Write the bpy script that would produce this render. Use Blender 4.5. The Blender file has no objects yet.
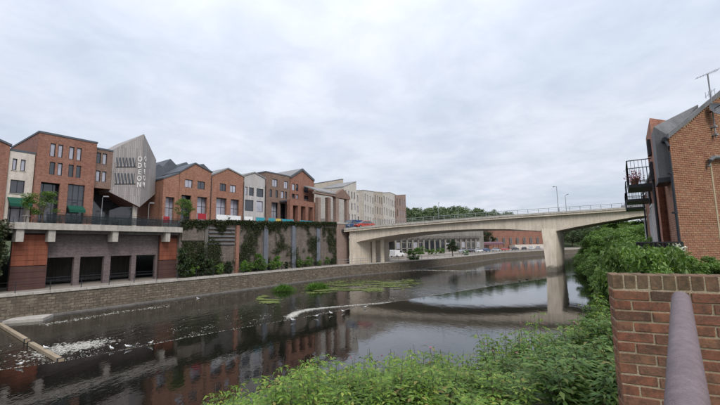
import bpy, bmesh, math, random
import numpy as np
from mathutils import Vector, Matrix, noise as mnoise
random.seed(7); rng = np.random.default_rng(7)
R = math.radians
scene = bpy.context.scene
col = scene.collection
# ------------------------------------------------------------------ camera
F_PX, PITCH, ROLL, CAM_H = 360.0, R(6.73), R(-0.8), 6.0        # 720 px wide frame, water at z = 0
cam_d = bpy.data.cameras.new('camera'); cam = bpy.data.objects.new('camera', cam_d); col.objects.link(cam)
cam_d.sensor_width = 36; cam_d.lens = 18; cam_d.clip_start = 0.05; cam_d.clip_end = 4000
CM = Matrix.Rotation(math.pi/2+PITCH, 3, 'X') @ Matrix.Rotation(ROLL, 3, 'Z')
cam.matrix_world = Matrix.Translation((0, 0, CAM_H)) @ CM.to_4x4()
scene.camera = cam
# ------------------------------------------------------------------ sky, sun, exposure
SUN_EL, SUN_AZ = R(45), R(150)        # azimuth measured clockwise from +Y
world = bpy.data.worlds.new('World'); scene.world = world; world.use_nodes = True
wt = world.node_tree; wn = wt.nodes; wl = wt.links; wn.clear()
def N(tree, t, **k):
    n = tree.nodes.new(t)
    for a, b in k.items(): setattr(n, a, b)
    return n
out = N(wt, 'ShaderNodeOutputWorld')
sky = N(wt, 'ShaderNodeTexSky', sky_type='NISHITA', sun_disc=False)
sky.sun_elevation = SUN_EL; sky.sun_rotation = SUN_AZ; sky.air_density = 1.0; sky.dust_density = 3.0
bgs = N(wt, 'ShaderNodeBackground'); bgs.inputs[1].default_value = 0.12; wl.new(sky.outputs[0], bgs.inputs[0])
tc = N(wt, 'ShaderNodeTexCoord')
# project directions on a flat cloud deck so the clouds shrink towards the horizon
sep = N(wt, 'ShaderNodeSeparateXYZ'); wl.new(tc.outputs['Generated'], sep.inputs[0])
mx = N(wt, 'ShaderNodeMath', operation='MAXIMUM'); wl.new(sep.outputs[2], mx.inputs[0]); mx.inputs[1].default_value = 0.0
ad = N(wt, 'ShaderNodeMath', operation='ADD'); wl.new(mx.outputs[0], ad.inputs[0]); ad.inputs[1].default_value = 0.16
dx = N(wt, 'ShaderNodeMath', operation='DIVIDE'); wl.new(sep.outputs[0], dx.inputs[0]); wl.new(ad.outputs[0], dx.inputs[1])
dy = N(wt, 'ShaderNodeMath', operation='DIVIDE'); wl.new(sep.outputs[1], dy.inputs[0]); wl.new(ad.outputs[0], dy.inputs[1])
cmb = N(wt, 'ShaderNodeCombineXYZ'); wl.new(dx.outputs[0], cmb.inputs[0]); wl.new(dy.outputs[0], cmb.inputs[1])
n1 = N(wt, 'ShaderNodeTexNoise'); n1.inputs['Scale'].default_value = 1.15; n1.inputs['Detail'].default_value = 7; n1.inputs['Roughness'].default_value = 0.52
n1.inputs['Distortion'].default_value = 0.35
wl.new(cmb.outputs[0], n1.inputs['Vector'])
cr = N(wt, 'ShaderNodeValToRGB')
e = cr.color_ramp.elements; e[0].position = 0.36; e[0].color = (0.555, 0.615, 0.715, 1); e[1].position = 0.62; e[1].color = (0.715, 0.745, 0.83, 1)
wl.new(n1.outputs[0], cr.inputs[0])
n2 = N(wt, 'ShaderNodeTexNoise'); n2.inputs['Scale'].default_value = 3.4; n2.inputs['Detail'].default_value = 8; n2.inputs['Roughness'].default_value = 0.6; n2.inputs['Distortion'].default_value = .5
wl.new(cmb.outputs[0], n2.inputs['Vector'])
cr2 = N(wt, 'ShaderNodeValToRGB'); e2 = cr2.color_ramp.elements; e2[0].position = .36; e2[0].color = (.93, .937, .95, 1); e2[1].position = .66; e2[1].color = (1.07, 1.06, 1.05, 1)
wl.new(n2.outputs[0], cr2.inputs[0])
mulc = N(wt, 'ShaderNodeMix', data_type='RGBA', blend_type='MULTIPLY'); mulc.inputs[0].default_value = 1; wl.new(cr.outputs[0], mulc.inputs[6]); wl.new(cr2.outputs[0], mulc.inputs[7])
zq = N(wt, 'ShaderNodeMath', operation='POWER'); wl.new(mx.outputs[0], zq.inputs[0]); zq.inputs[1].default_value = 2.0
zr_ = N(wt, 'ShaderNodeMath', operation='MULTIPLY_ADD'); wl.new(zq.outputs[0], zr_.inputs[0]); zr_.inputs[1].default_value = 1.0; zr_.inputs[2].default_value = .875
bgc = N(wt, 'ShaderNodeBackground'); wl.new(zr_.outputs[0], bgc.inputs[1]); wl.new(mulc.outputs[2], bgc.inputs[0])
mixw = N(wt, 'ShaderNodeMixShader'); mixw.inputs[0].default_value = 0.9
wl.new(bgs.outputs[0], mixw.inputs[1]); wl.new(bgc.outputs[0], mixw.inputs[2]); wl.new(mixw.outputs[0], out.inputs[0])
sd = bpy.data.lights.new('sun', 'SUN'); sd.energy = 1.5; sd.angle = R(25); sd.color = (1, 0.96, 0.9)
sun = bpy.data.objects.new('sun', sd); col.objects.link(sun)
sv = Vector((math.sin(SUN_AZ)*math.cos(SUN_EL), math.cos(SUN_AZ)*math.cos(SUN_EL), math.sin(SUN_EL)))
sun.rotation_euler = sv.to_track_quat('Z', 'Y').to_euler()
scene.view_settings.view_transform = 'Standard'; scene.view_settings.look = 'None'
scene.view_settings.exposure = 0.34; scene.view_settings.gamma = 1.0
scene.cycles.max_bounces = 6; scene.cycles.transparent_max_bounces = 8

# ------------------------------------------------------------------ pixel helpers (directions only; depth from planes things stand on)
CO = Vector((0, 0, CAM_H))
def ray(x, y): return CM @ Vector(((x-360)/F_PX, -(y-202.5)/F_PX, -1))
def G(x, y, z=0.0):
    d = ray(x, y); return CO + d*((z-CAM_H)/d.z)
def D(x, y, Y):
    d = ray(x, y); return CO + d*(Y/d.y)
def onplane(x, y, p, n):
    d = ray(x, y); return CO + d*((p-CO).dot(n)/d.dot(n))
# left bank frame: s runs upstream along the river wall, m = metres landward of it
LA = Vector((-30.35, 31.13, 0)); LD = Vector((.564, .826, 0)).normalized(); LN = Vector((LD.y, -LD.x, 0))
def P(s, m, z): return LA + LD*s - LN*m + Vector((0, 0, z))
def S(x, y, m):
    p = onplane(x, y, P(0, m, 0), LN); return (p-LA).dot(LD), p.z

# ------------------------------------------------------------------ materials
def newmat(name):
    m = bpy.data.materials.new(name); m.use_nodes = True
    t = m.node_tree; b = t.nodes['Principled BSDF']; return m, t, b
def ramp(t, fac, stops):
    r = N(t, 'ShaderNodeValToRGB'); el = r.color_ramp.elements
    el[0].position, el[0].color = stops[0][0], (*stops[0][1], 1); el[1].position, el[1].color = stops[-1][0], (*stops[-1][1], 1)
    for p_, c_ in stops[1:-1]:
        q = el.new(p_); q.color = (*c_, 1)
    t.links.new(fac, r.inputs[0]); return r.outputs[0]
def noise(t, vec, scale, detail=5, rough=.55):
    n = N(t, 'ShaderNodeTexNoise'); n.inputs['Scale'].default_value = scale; n.inputs['Detail'].default_value = detail
    n.inputs['Roughness'].default_value = rough
    if vec is not None: t.links.new(vec, n.inputs['Vector'])
    return n.outputs[0]
def mixc(t, fac, a, b, mode='MIX'):
    n = N(t, 'ShaderNodeMix', data_type='RGBA', blend_type=mode)
    for inp, v in ((n.inputs[0], fac), (n.inputs[6], a), (n.inputs[7], b)):
        if isinstance(v, (int, float)): inp.default_value = v
        elif isinstance(v, tuple): inp.default_value = (*v, 1)
        else: t.links.new(v, inp)
    return n.outputs[2]
def bump(t, b, h, strength=.4, dist=.02):
    n = N(t, 'ShaderNodeBump'); n.inputs['Strength'].default_value = strength; n.inputs['Distance'].default_value = dist
    t.links.new(h, n.inputs['Height']); t.links.new(n.outputs[0], b.inputs['Normal'])
def geo(t): return N(t, 'ShaderNodeNewGeometry').outputs['Position']
def uvn(t): return N(t, 'ShaderNodeUVMap').outputs[0]
def scaled(t, v, s):
    n = N(t, 'ShaderNodeMapping'); n.inputs['Scale'].default_value = s; t.links.new(v, n.inputs[0]); return n.outputs[0]
MAT = {}
def pm(name, c1, c2, scale=1.0, rough=.85, bmp=.3, streak=0.0, metallic=0.0, spec=.3):
    m, t, b = newmat(name); g = geo(t)
    f = noise(t, g, scale, 7, .65); c = ramp(t, f, [(.3, c1), (.7, c2)])
    f2 = noise(t, g, scale*9, 4)
    c = mixc(t, .25, c, ramp(t, f2, [(.3, tuple(x*.55 for x in c1)), (.7, tuple(min(1, x*1.25) for x in c2))]))
    if streak:
        f3 = noise(t, scaled(t, g, (2.2, 2.2, .16)), 1.0, 6, .7)
        c = mixc(t, ramp(t, f3, [(.42, (0, 0, 0)), (.72, (streak,)*3)]), c, tuple(x*.3 for x in c1))
    t.links.new(c, b.inputs['Base Color']); b.inputs['Roughness'].default_value = rough; b.inputs['Metallic'].default_value = metallic
    b.inputs['Specular IOR Level'].default_value = spec
    if bmp: bump(t, b, f2, bmp, .02)
    MAT[name] = m; return m
def brickmat(name, c1, c2, mortar, bw=.225, bh=.075, ms=.01, streak=.35, warp=0):
    m, t, b = newmat(name); u = uvn(t); g = geo(t)
    if warp:
        nz = N(t, 'ShaderNodeTexNoise'); nz.inputs['Scale'].default_value = 1.3; nz.inputs['Detail'].default_value = 4; t.links.new(u, nz.inputs['Vector'])
        vm = N(t, 'ShaderNodeVectorMath', operation='MULTIPLY_ADD'); t.links.new(nz.outputs['Color'], vm.inputs[0]); vm.inputs[1].default_value = (warp,)*3; t.links.new(u, vm.inputs[2]); u = vm.outputs[0]
    br = N(t, 'ShaderNodeTexBrick'); br.inputs['Scale'].default_value = 1; br.inputs['Brick Width'].default_value = bw
    br.inputs['Row Height'].default_value = bh; br.inputs['Mortar Size'].default_value = ms; br.inputs['Mortar Smooth'].default_value = .2
    br.inputs['Color1'].default_value = (*c1, 1); br.inputs['Color2'].default_value = (*c2, 1); br.inputs['Mortar'].default_value = (*mortar, 1)
    t.links.new(u, br.inputs['Vector'])
    f = noise(t, g, .5, 6, .65)
    c = mixc(t, ramp(t, f, [(.35, (0, 0, 0)), (.75, (.55,)*3)]), br.outputs[0], tuple(x*.62 for x in c1))
    fm = noise(t, scaled(t, g, (1, 1, 2.2)), 3.2, 5, .75)
    c = mixc(t, ramp(t, fm, [(.34, (.62,)*3), (.52, (0, 0, 0))]), c, tuple(x*.5 for x in c2))
    c = mixc(t, ramp(t, fm, [(.52, (0, 0, 0)), (.72, (.5,)*3)]), c, tuple(min(1, x*1.25+.04) for x in c1))
    f3 = noise(t, scaled(t, g, (1.6, 1.6, .14)), 1.0, 6, .7)
    c = mixc(t, ramp(t, f3, [(.45, (0, 0, 0)), (.75, (streak,)*3)]), c, tuple(x*.35 for x in c1))
    t.links.new(c, b.inputs['Base Color']); b.inputs['Roughness'].default_value = .88; b.inputs['Specular IOR Level'].default_value = .25
    bump(t, b, br.outputs[1], -.5, .01)
    MAT[name] = m; return m
brickmat('brick_red', (.315, .13, .085), (.235, .092, .064), (.34, .26, .21))
brickmat('brick_orange', (.36, .155, .095), (.27, .11, .072), (.36, .28, .22))
brickmat('brick_salmon', (.46, .2, .135), (.38, .15, .1), (.4, .3, .24))
brickmat('brick_brown', (.25, .155, .115), (.19, .115, .09), (.28, .23, .2))
brickmat('brick_pink', (.30, .205, .16), (.235, .155, .125), (.4, .34, .3))
brickmat('block_mauve', (.19, .15, .145), (.15, .12, .118), (.13, .105, .10), 1.2, .3, .02)
brickmat('stone_wall', (.24, .2, .15), (.11, .093, .072), (.055, .047, .036), .6, .26, .03, .9, .22)
brickmat('stone_beige', (.50, .44, .37), (.43, .38, .31), (.36, .32, .27), .9, .3, .015, .3)
brickmat('stone_white', (.60, .56, .50), (.54, .5, .45), (.46, .43, .38), .9, .3, .015, .3)
brickmat('block_grey', (.215, .175, .145), (.14, .115, .098), (.12, .105, .095), .8, .28, .02, .85)
pm('concrete', (.36, .33, .29), (.5, .46, .41), .6, .85, .3, .45)
pm('concrete_pale', (.54, .465, .37), (.68, .595, .485), .4, .85, .2, .4)
m, t, b = newmat('pier_concrete'); g = geo(t); sx_ = N(t, 'ShaderNodeSeparateXYZ'); t.links.new(g, sx_.inputs[0])
c = ramp(t, noise(t, g, .45, 7, .65), [(.3, (.54, .465, .37)), (.7, (.68, .595, .485))])
c = mixc(t, ramp(t, noise(t, scaled(t, g, (2.2, 2.2, .16)), 1, 6, .7), [(.42, (0, 0, 0)), (.72, (.4,)*3)]), c, (.17, .15, .12))
wb = N(t, 'ShaderNodeMath', operation='MULTIPLY_ADD'); t.links.new(noise(t, g, 1.4, 5), wb.inputs[0]); wb.inputs[1].default_value = -1.6; t.links.new(sx_.outputs[2], wb.inputs[2])
c = mixc(t, ramp(t, wb.outputs[0], [(0, (.8,)*3), (.55, (0, 0, 0))]), c, (.09, .08, .055))       # tide mark
t.links.new(c, b.inputs['Base Color']); b.inputs['Roughness'].default_value = .85; bump(t, b, noise(t, g, 5, 5), .25, .02); MAT['pier_concrete'] = m
pm('stone_grey', (.2, .185, .165), (.3, .28, .25), .6, .85, .3, .6)
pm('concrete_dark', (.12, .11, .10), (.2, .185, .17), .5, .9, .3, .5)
pm('render_cream', (.55, .49, .43), (.66, .6, .53), .5, .85, .15, .3)
pm('slate', (.07, .08, .095), (.12, .13, .15), .8, .65, .2)
pm('slate_mid', (.13, .13, .135), (.2, .2, .205), 1.5, .7, .25, .4)
pm('pilaster_blue', (.12, .13, .155), (.18, .195, .225), .8, .75, .2, .5)
pm('slate_pale', (.2, .2, .2), (.3, .295, .29), .8, .7, .2, .3)
pm('metal_dark', (.018, .02, .024), (.035, .038, .044), 2, .45, .05)
pm('metal_grey', (.22, .23, .24), (.32, .33, .34), 2, .45, .05)
pm('frame_dark', (.02, .022, .028), (.04, .042, .05), 2, .5, .03)
pm('frame_white', (.6, .58, .56), (.72, .7, .68), 2, .6, .05)
pm('rust_panel', (.30, .10, .055), (.19, .065, .04), 1.3, .85, .25, .7)
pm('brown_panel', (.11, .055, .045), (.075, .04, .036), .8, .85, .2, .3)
pm('bark', (.07, .05, .035), (.13, .1, .075), 4, .95, .5)
pm('stem_green', (.07, .10, .035), (.12, .08, .05), 6, .8, .1)
pm('soil', (.045, .05, .025), (.06, .085, .03), .7, .97, .5)
pm('paving', (.24, .21, .18), (.33, .29, .25), .6, .9, .2)
pm('tarmac', (.045, .045, .048), (.07, .07, .07), .6, .92, .2)
pm('hillside', (.035, .06, .018), (.06, .09, .03), .06, .95, .3)
pm('timber_beam', (.25, .19, .125), (.38, .31, .22), 1.5, .85, .3, .3)
pm('awning_green', (.006, .06, .038), (.01, .085, .055), 2, .75, .1)
pm('banner_teal', (.02, .24, .30), (.04, .32, .4), 2, .6, .05)
pm('banner_red', (.30, .02, .03), (.38, .03, .04), 2, .6, .05)
pm('banner_yellow', (.5, .38, .08), (.6, .46, .12), 2, .6, .05)
pm('white_paint', (.68, .68, .68), (.8, .8, .8), 2, .5, .03)
pm('bird_white', (.62, .61, .58), (.78, .77, .75), 12, .8, .05)
pm('bird_dark', (.03, .028, .025), (.06, .055, .05), 12, .8, .05)
pm('paint_blue', (.015, .05, .14), (.02, .07, .18), 1, .35, 0)
pm('paint_red', (.45, .05, .035), (.52, .07, .05), 1, .35, 0)
pm('paint_silver', (.35, .36, .38), (.45, .46, .48), 1, .3, 0)
pm('rubber', (.012, .012, .012), (.02, .02, .02), 3, .85, .1)
pm('purple_cloth', (.13, .07, .09), (.19, .1, .12), 1, .8, .1)
pm('foam', (.30, .29, .25), (.55, .54, .5), 3, .7, .3)
pm('mortar', (.36, .285, .185), (.48, .39, .265), 11, .95, .5)
pm('weed', (.10, .14, .035), (.17, .19, .055), .8, .8, .2)
pm('plastic_grey', (.075, .08, .09), (.12, .125, .135), 3, .5, .05)
# timber cladding: vertical boards, weathered silver
def clad(name, a, b_, w):
    m, t, b = newmat(name); u = uvn(t)
    br = N(t, 'ShaderNodeTexBrick'); br.offset = .37; br.inputs['Scale'].default_value = 1
    br.inputs['Brick Width'].default_value = 3.1; br.inputs['Row Height'].default_value = w; br.inputs['Mortar Size'].default_value = .012
    br.inputs['Color1'].default_value = (*a, 1); br.inputs['Color2'].default_value = (*b_, 1); br.inputs['Mortar'].default_value = (.06, .05, .045, 1)
    mp = N(t, 'ShaderNodeMapping'); mp.inputs['Rotation'].default_value = (0, 0, R(90)); t.links.new(u, mp.inputs[0]); t.links.new(mp.outputs[0], br.inputs['Vector'])
    f = noise(t, scaled(t, geo(t), (1.5, 1.5, .2)), 1, 6, .7)
    c = mixc(t, ramp(t, f, [(.35, (0, 0, 0)), (.72, (.6,)*3)]), br.outputs[0], (.27, .225, .205))
    t.links.new(c, b.inputs['Base Color']); b.inputs['Roughness'].default_value = .85
    bump(t, b, br.outputs[1], -.4, .02); MAT[name] = m
clad('timber_clad', (.39, .365, .36), (.27, .25, .245), .22)
clad('timber_white', (.56, .54, .53), (.46, .45, .45), .25)
def glass(name, base, rough=.06):
    m, t, b = newmat(name); f = noise(t, geo(t), .9, 3)
    t.links.new(ramp(t, f, [(.3, tuple(x*.6 for x in base)), (.7, base)]), b.inputs['Base Color'])
    b.inputs['Roughness'].default_value = rough; b.inputs['IOR'].default_value = 1.6
    b.inputs['Specular IOR Level'].default_value = .8; MAT[name] = m
glass('glass_dark', (.035, .04, .05)); glass('glass_pale_sky', (.46, .46, .54), .15); glass('glass_blue', (.012, .016, .02), .2)  # the pale pane colour stands in for sky reflected in the glass
m, t, b = newmat('glass_clear'); b.inputs['Base Color'].default_value = (.02, .028, .032, 1); b.inputs['Roughness'].default_value = .08
tr0 = N(t, 'ShaderNodeBsdfTransparent'); tr0.inputs[0].default_value = (.72, .76, .76, 1); ms0 = N(t, 'ShaderNodeMixShader'); ms0.inputs[0].default_value = .35
t.links.new(tr0.outputs[0], ms0.inputs[1]); t.links.new(b.outputs[0], ms0.inputs[2]); t.links.new(ms0.outputs[0], t.nodes['Material Output'].inputs[0]); MAT['glass_clear'] = m
# brick for single bricks: each object has its own tone, burnt patches and grain
def brickpiece(name, base, dark, attr=None):
    m, t, b = newmat(name)
    if attr:
        at = N(t, 'ShaderNodeAttribute', attribute_name=attr); rnd = at.outputs['Fac']
    else:
        rnd = N(t, 'ShaderNodeObjectInfo').outputs['Random']
    c = ramp(t, rnd, [(0, dark), (.25, base), (.55, tuple(x*.8 for x in base)), (.8, (base[0]*1.05, base[1]*1.35, base[2]*1.25)), (1, (base[0]*.75, base[1]*.9, base[2]))])
    f = noise(t, geo(t), 13, 6, .7)
    c = mixc(t, ramp(t, f, [(.42, (0, 0, 0)), (.62, (.85,)*3)]), c, dark)
    fb = noise(t, geo(t), 5.5, 5, .7)
    c = mixc(t, ramp(t, fb, [(.48, (0, 0, 0)), (.7, (.6,)*3)]), c, (dark[0]*1.25, dark[1]*1.5, dark[2]*1.5))
    f2 = noise(t, geo(t), 70, 3)
    c = mixc(t, ramp(t, f2, [(.5, (0, 0, 0)), (.75, (.4,)*3)]), c, (base[0]*1.2, base[1]*1.7, base[2]*1.9))
    t.links.new(c, b.inputs['Base Color']); b.inputs['Roughness'].default_value = .9; b.inputs['Specular IOR Level'].default_value = .25
    bump(t, b, noise(t, geo(t), 45, 6, .7), .6, .006); MAT[name] = m
brickpiece('brick_near', (.295, .115, .068), (.10, .06, .042))
brickpiece('brick_house', (.39, .185, .108), (.24, .105, .068))
brickpiece('brick_edge', (.235, .125, .072), (.095, .062, .043))
brickpiece('brick_house_stuff', (.39, .185, .108), (.24, .105, .068), 'rnd')
def leafmat(name, stops, trans=.3, rough=.5):
    m, t, b = newmat(name); at = N(t, 'ShaderNodeAttribute', attribute_name='rnd')
    oi = N(t, 'ShaderNodeObjectInfo')
    c = ramp(t, at.outputs['Fac'], stops)
    hs = N(t, 'ShaderNodeHueSaturation'); t.links.new(c, hs.inputs['Color'])
    mr = N(t, 'ShaderNodeMapRange'); mr.inputs[3].default_value = .75; mr.inputs[4].default_value = 1.2
    t.links.new(oi.outputs['Random'], mr.inputs[0]); t.links.new(mr.outputs[0], hs.inputs['Value'])
    t.links.new(hs.outputs[0], b.inputs['Base Color']); b.inputs['Roughness'].default_value = rough; b.inputs['Specular IOR Level'].default_value = .35
    tr = N(t, 'ShaderNodeBsdfTranslucent'); t.links.new(mixc(t, 1.0, hs.outputs[0], (1.0, 1.1, .45), 'MULTIPLY'), tr.inputs[0])
    ms = N(t, 'ShaderNodeMixShader'); ms.inputs[0].default_value = trans
    o = t.nodes['Material Output']; t.links.new(b.outputs[0], ms.inputs[1]); t.links.new(tr.outputs[0], ms.inputs[2]); t.links.new(ms.outputs[0], o.inputs[0])
    MAT[name] = m
leafmat('leaf_fore', [(0, (.075, .14, .022)), (.4, (.14, .245, .034)), (.8, (.215, .325, .05)), (.95, (.31, .36, .07)), (1, (.28, .18, .07))], .38)
leafmat('leaf_balsam', [(0, (.05, .105, .022)), (.55, (.11, .2, .042)), (.9, (.18, .25, .06)), (1, (.2, .16, .05))], .3)
leafmat('leaf_tree', [(0, (.065, .125, .028)), (.5, (.13, .225, .05)), (1, (.2, .285, .075))], .3)
leafmat('leaf_dark', [(0, (.02, .038, .014)), (.5, (.035, .062, .02)), (1, (.06, .085, .03))], .25)
leafmat('leaf_far', [(0, (.085, .125, .065)), (.5, (.125, .175, .085)), (1, (.17, .21, .11))], .25)  # slight bluish distance haze is mixed into these leaf colours
leafmat('leaf_ivy', [(0, (.018, .028, .012)), (.45, (.035, .055, .018)), (.8, (.06, .08, .025)), (1, (.09, .06, .035))], .2)
leafmat('leaf_bright', [(0, (.06, .14, .02)), (.5, (.10, .22, .03)), (1, (.16, .28, .05))], .35)
leafmat('petal_pink', [(0, (.45, .12, .25)), (1, (.6, .25, .4))], .4)
leafmat('petal_white', [(0, (.6, .6, .55)), (1, (.75, .75, .72))], .3)
# river water
m, t, b = newmat('river_water'); g = geo(t)
murk = noise(t, g, .12, 5)
t.links.new(ramp(t, murk, [(.35, (.006, .006, .005)), (.7, (.012, .0115, .008))]), b.inputs['Base Color'])
b.inputs['Roughness'].default_value = .012; b.inputs['IOR'].default_value = 1.75; b.inputs['Specular IOR Level'].default_value = .5
mp = N(t, 'ShaderNodeMapping'); mp.inputs['Rotation'].default_value = (0, 0, R(-34)); mp.inputs['Scale'].default_value = (1.0, .42, 1); t.links.new(g, mp.inputs[0])
w1 = noise(t, mp.outputs[0], 1.5, 4, .55); w2 = noise(t, g, 5.0, 3, .5)
msk = noise(t, scaled(t, g, (.09, .05, 1)), 1, 3)
at = N(t, 'ShaderNodeAttribute', attribute_name='rough_water')
mm = N(t, 'ShaderNodeMath', operation='MULTIPLY'); t.links.new(w2, mm.inputs[0]); mm.inputs[1].default_value = .28
ma = N(t, 'ShaderNodeMath', operation='ADD'); t.links.new(w1, ma.inputs[0]); t.links.new(mm.outputs[0], ma.inputs[1])
mk = N(t, 'ShaderNodeMapRange'); t.links.new(msk, mk.inputs[0]); mk.inputs[1].default_value = .35; mk.inputs[2].default_value = .7; mk.inputs[3].default_value = .2; mk.inputs[4].default_value = 1.0
mq = N(t, 'ShaderNodeMath', operation='ADD'); t.links.new(mk.outputs[0], mq.inputs[0]); t.links.new(at.outputs['Fac'], mq.inputs[1])
ml = N(t, 'ShaderNodeMath', operation='MULTIPLY'); t.links.new(ma.outputs[0], ml.inputs[0]); t.links.new(mq.outputs[0], ml.inputs[1])
bump(t, b, ml.outputs[0], 1.0, .011); MAT['river_water'] = m

# ------------------------------------------------------------------ mesh helpers
class MB:
    def __init__(s): s.v = []; s.f = []
    def add(s, vs, fs):
        o = len(s.v); s.v += [tuple(v) for v in vs]; s.f += [tuple(i+o for i in f) for f in fs]; return s
    def box8(s, p):   # p: 8 points, bottom 4 ccw then top 4
        return s.add(p, [(0, 3, 2, 1), (4, 5, 6, 7), (0, 1, 5, 4), (1, 2, 6, 5), (2, 3, 7, 6), (3, 0, 4, 7)])
    def box(s, c, sz, rz=0.0, M=None):
        hx, hy, hz = (q/2 for q in sz); c = Vector(c); rot = Matrix.Rotation(rz, 3, 'Z') if M is None else M
        return s.box8([c + rot @ Vector(q) for q in ((-hx,-hy,-hz),(hx,-hy,-hz),(hx,hy,-hz),(-hx,hy,-hz),(-hx,-hy,hz),(hx,-hy,hz),(hx,hy,hz),(-hx,hy,hz))])
    def lbox(s, s0, s1, m0, m1, z0, z1, fr=None):   # box in a facade frame
        Q = fr or P
        return s.box8([Q(s0,m0,z0),Q(s1,m0,z0),Q(s1,m1,z0),Q(s0,m1,z0),Q(s0,m0,z1),Q(s1,m0,z1),Q(s1,m1,z1),Q(s0,m1,z1)])
    def prism(s, pts, off):   # closed polygon extruded by a vector
        n = len(pts); a = [Vector(p) for p in pts]; off = Vector(off)
        return s.add(a + [p+off for p in a], [tuple(range(n))[::-1], tuple(range(n, 2*n))] + [(i, (i+1) % n, n+(i+1) % n, n+i) for i in range(n)])
    def tube(s, pts, rad, n=6, cap=True):
        pts = [Vector(p) for p in pts]; k = len(pts)
        rad = [rad]*k if isinstance(rad, (int, float)) else rad
        vs = []; fs = []; up = Vector((0, 0, 1))
        for i, p in enumerate(pts):
            t = (pts[min(i+1, k-1)] - pts[max(i-1, 0)]).normalized()
            a = t.cross(up if abs(t.z) < .95 else Vector((1, 0, 0))).normalized(); b_ = t.cross(a)
            for j in range(n):
                w = 2*math.pi*j/n; vs.append(p + (a*math.cos(w) + b_*math.sin(w))*rad[i])
        for i in range(k-1):
            for j in range(n):
                fs.append((i*n+j, i*n+(j+1) % n, (i+1)*n+(j+1) % n, (i+1)*n+j))
        if cap: fs += [tuple(range(n))[::-1], tuple(range((k-1)*n, k*n))]
        return s.add(vs, fs)
    def bar(s, a, b_, w, h=None):
        a, b_ = Vector(a), Vector(b_); h = h or w; t = (b_-a).normalized()
        x = t.cross(Vector((0, 0, 1)) if abs(t.z) < .95 else Vector((1, 0, 0))).normalized()*w/2; y = x.cross(t).normalized()*h/2
        return s.box8([a-x-y, a+x-y, b_+x-y, b_-x-y, a-x+y, a+x+y, b_+x+y, b_-x+y])
    def mesh(s, name, mat, smooth=False):
        me = bpy.data.meshes.new(name); me.from_pydata(s.v, [], s.f)
        bm = bmesh.new(); bm.from_mesh(me); bmesh.ops.recalc_face_normals(bm, faces=bm.faces)
        uv = bm.loops.layers.uv.new('UVMap'); Z = Vector((0, 0, 1))
        for f in bm.faces:
            n = f.normal
            tt = Z.cross(n).normalized() if abs(n.z) < .93 else Vector((1, 0, 0)); bb = n.cross(tt)
            for l in f.loops: l[uv].uv = (l.vert.co.dot(tt), l.vert.co.dot(bb))
            f.smooth = smooth
        bm.to_mesh(me); bm.free(); me.materials.append(MAT[mat] if isinstance(mat, str) else mat); return me
    def build(s, name, mat, parent=None, smooth=False):
        return link(name, s.mesh(name, mat, smooth), parent)
def link(name, me, parent=None):
    o = bpy.data.objects.new(name, me); col.objects.link(o)
    if parent:
        o.parent = parent
        o.matrix_parent_inverse = parent_world(parent).inverted()
    return o
def parent_world(p):
    m = Matrix.LocRotScale(p.location, p.rotation_euler, p.scale)
    return (parent_world(p.parent) @ p.matrix_parent_inverse @ m) if p.parent else m
def tag(o, label=None, cat=None, group=None, kind=None):
    if label: o['label'] = label
    if cat: o['category'] = cat
    if group: o['group'] = group
    if kind: o['kind'] = kind
    return o
def empty(name, loc, label=None, cat=None, group=None, rz=0.0, sc=1.0):
    o = bpy.data.objects.new(name, None); col.objects.link(o); o.location = loc; o.rotation_euler = (0, 0, rz)
    o.scale = (sc,)*3 if isinstance(sc, (int, float)) else sc
    o.empty_display_size = .3; return tag(o, label, cat, group)
def local(name, me, parent):       # mesh data already in the parent's own coordinates
    o = bpy.data.objects.new(name, me); col.objects.link(o); o.parent = parent; return o
def struct(name, mb, mat, smooth=False): return tag(mb.build(name, mat, None, smooth), kind='structure')

def leafmesh(name, pos, dirs, size, mat, width=.42, fold=.18, droop=.15, ups=None):
    """pos, dirs (N,3), size (N,): folded pointed leaves, four triangles each"""
    n = len(pos); d = dirs/np.linalg.norm(dirs, axis=1, keepdims=True)
    up = ups if ups is not None else rng.normal(0, .5, (n, 3)) + np.array([0, 0, 1.0])
    x = np.cross(d, up); x /= np.linalg.norm(x, axis=1, keepdims=True)+1e-9; z = np.cross(x, d)
    L = size[:, None]
    base = pos; tip = pos + d*L - z*L*droop; mid = pos + d*L*.48
    l = mid + x*L*width*.5 + z*L*fold; r = mid - x*L*width*.5 + z*L*fold
    v = np.stack([base, l, tip, r, mid + z*L*.02], 1).reshape(-1, 3)
    o = (np.arange(n)*5)[:, None]
    tri = np.array([[0, 4, 1], [1, 4, 2], [2, 4, 3], [3, 4, 0]]).reshape(-1)
    idx = (o + tri[None, :]).reshape(-1)
    me = bpy.data.meshes.new(name); me.vertices.add(len(v)); me.vertices.foreach_set('co', v.astype(np.float32).ravel())
    nt = n*4; me.loops.add(nt*3); me.loops.foreach_set('vertex_index', idx.astype(np.int32))
    me.polygons.add(nt); me.polygons.foreach_set('loop_start', np.arange(0, nt*3, 3, dtype=np.int32))
    me.update(calc_edges=True)
    a = me.attributes.new('rnd', 'FLOAT', 'POINT'); a.data.foreach_set('value', np.repeat(rng.random(n), 5).astype(np.float32))
    me.materials.append(MAT[mat]); return me
def rdirs(n, zb=0.0, zs=.6):
    d = rng.normal(0, 1, (n, 3)); d[:, 2] = d[:, 2]*zs + zb; return d

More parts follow.
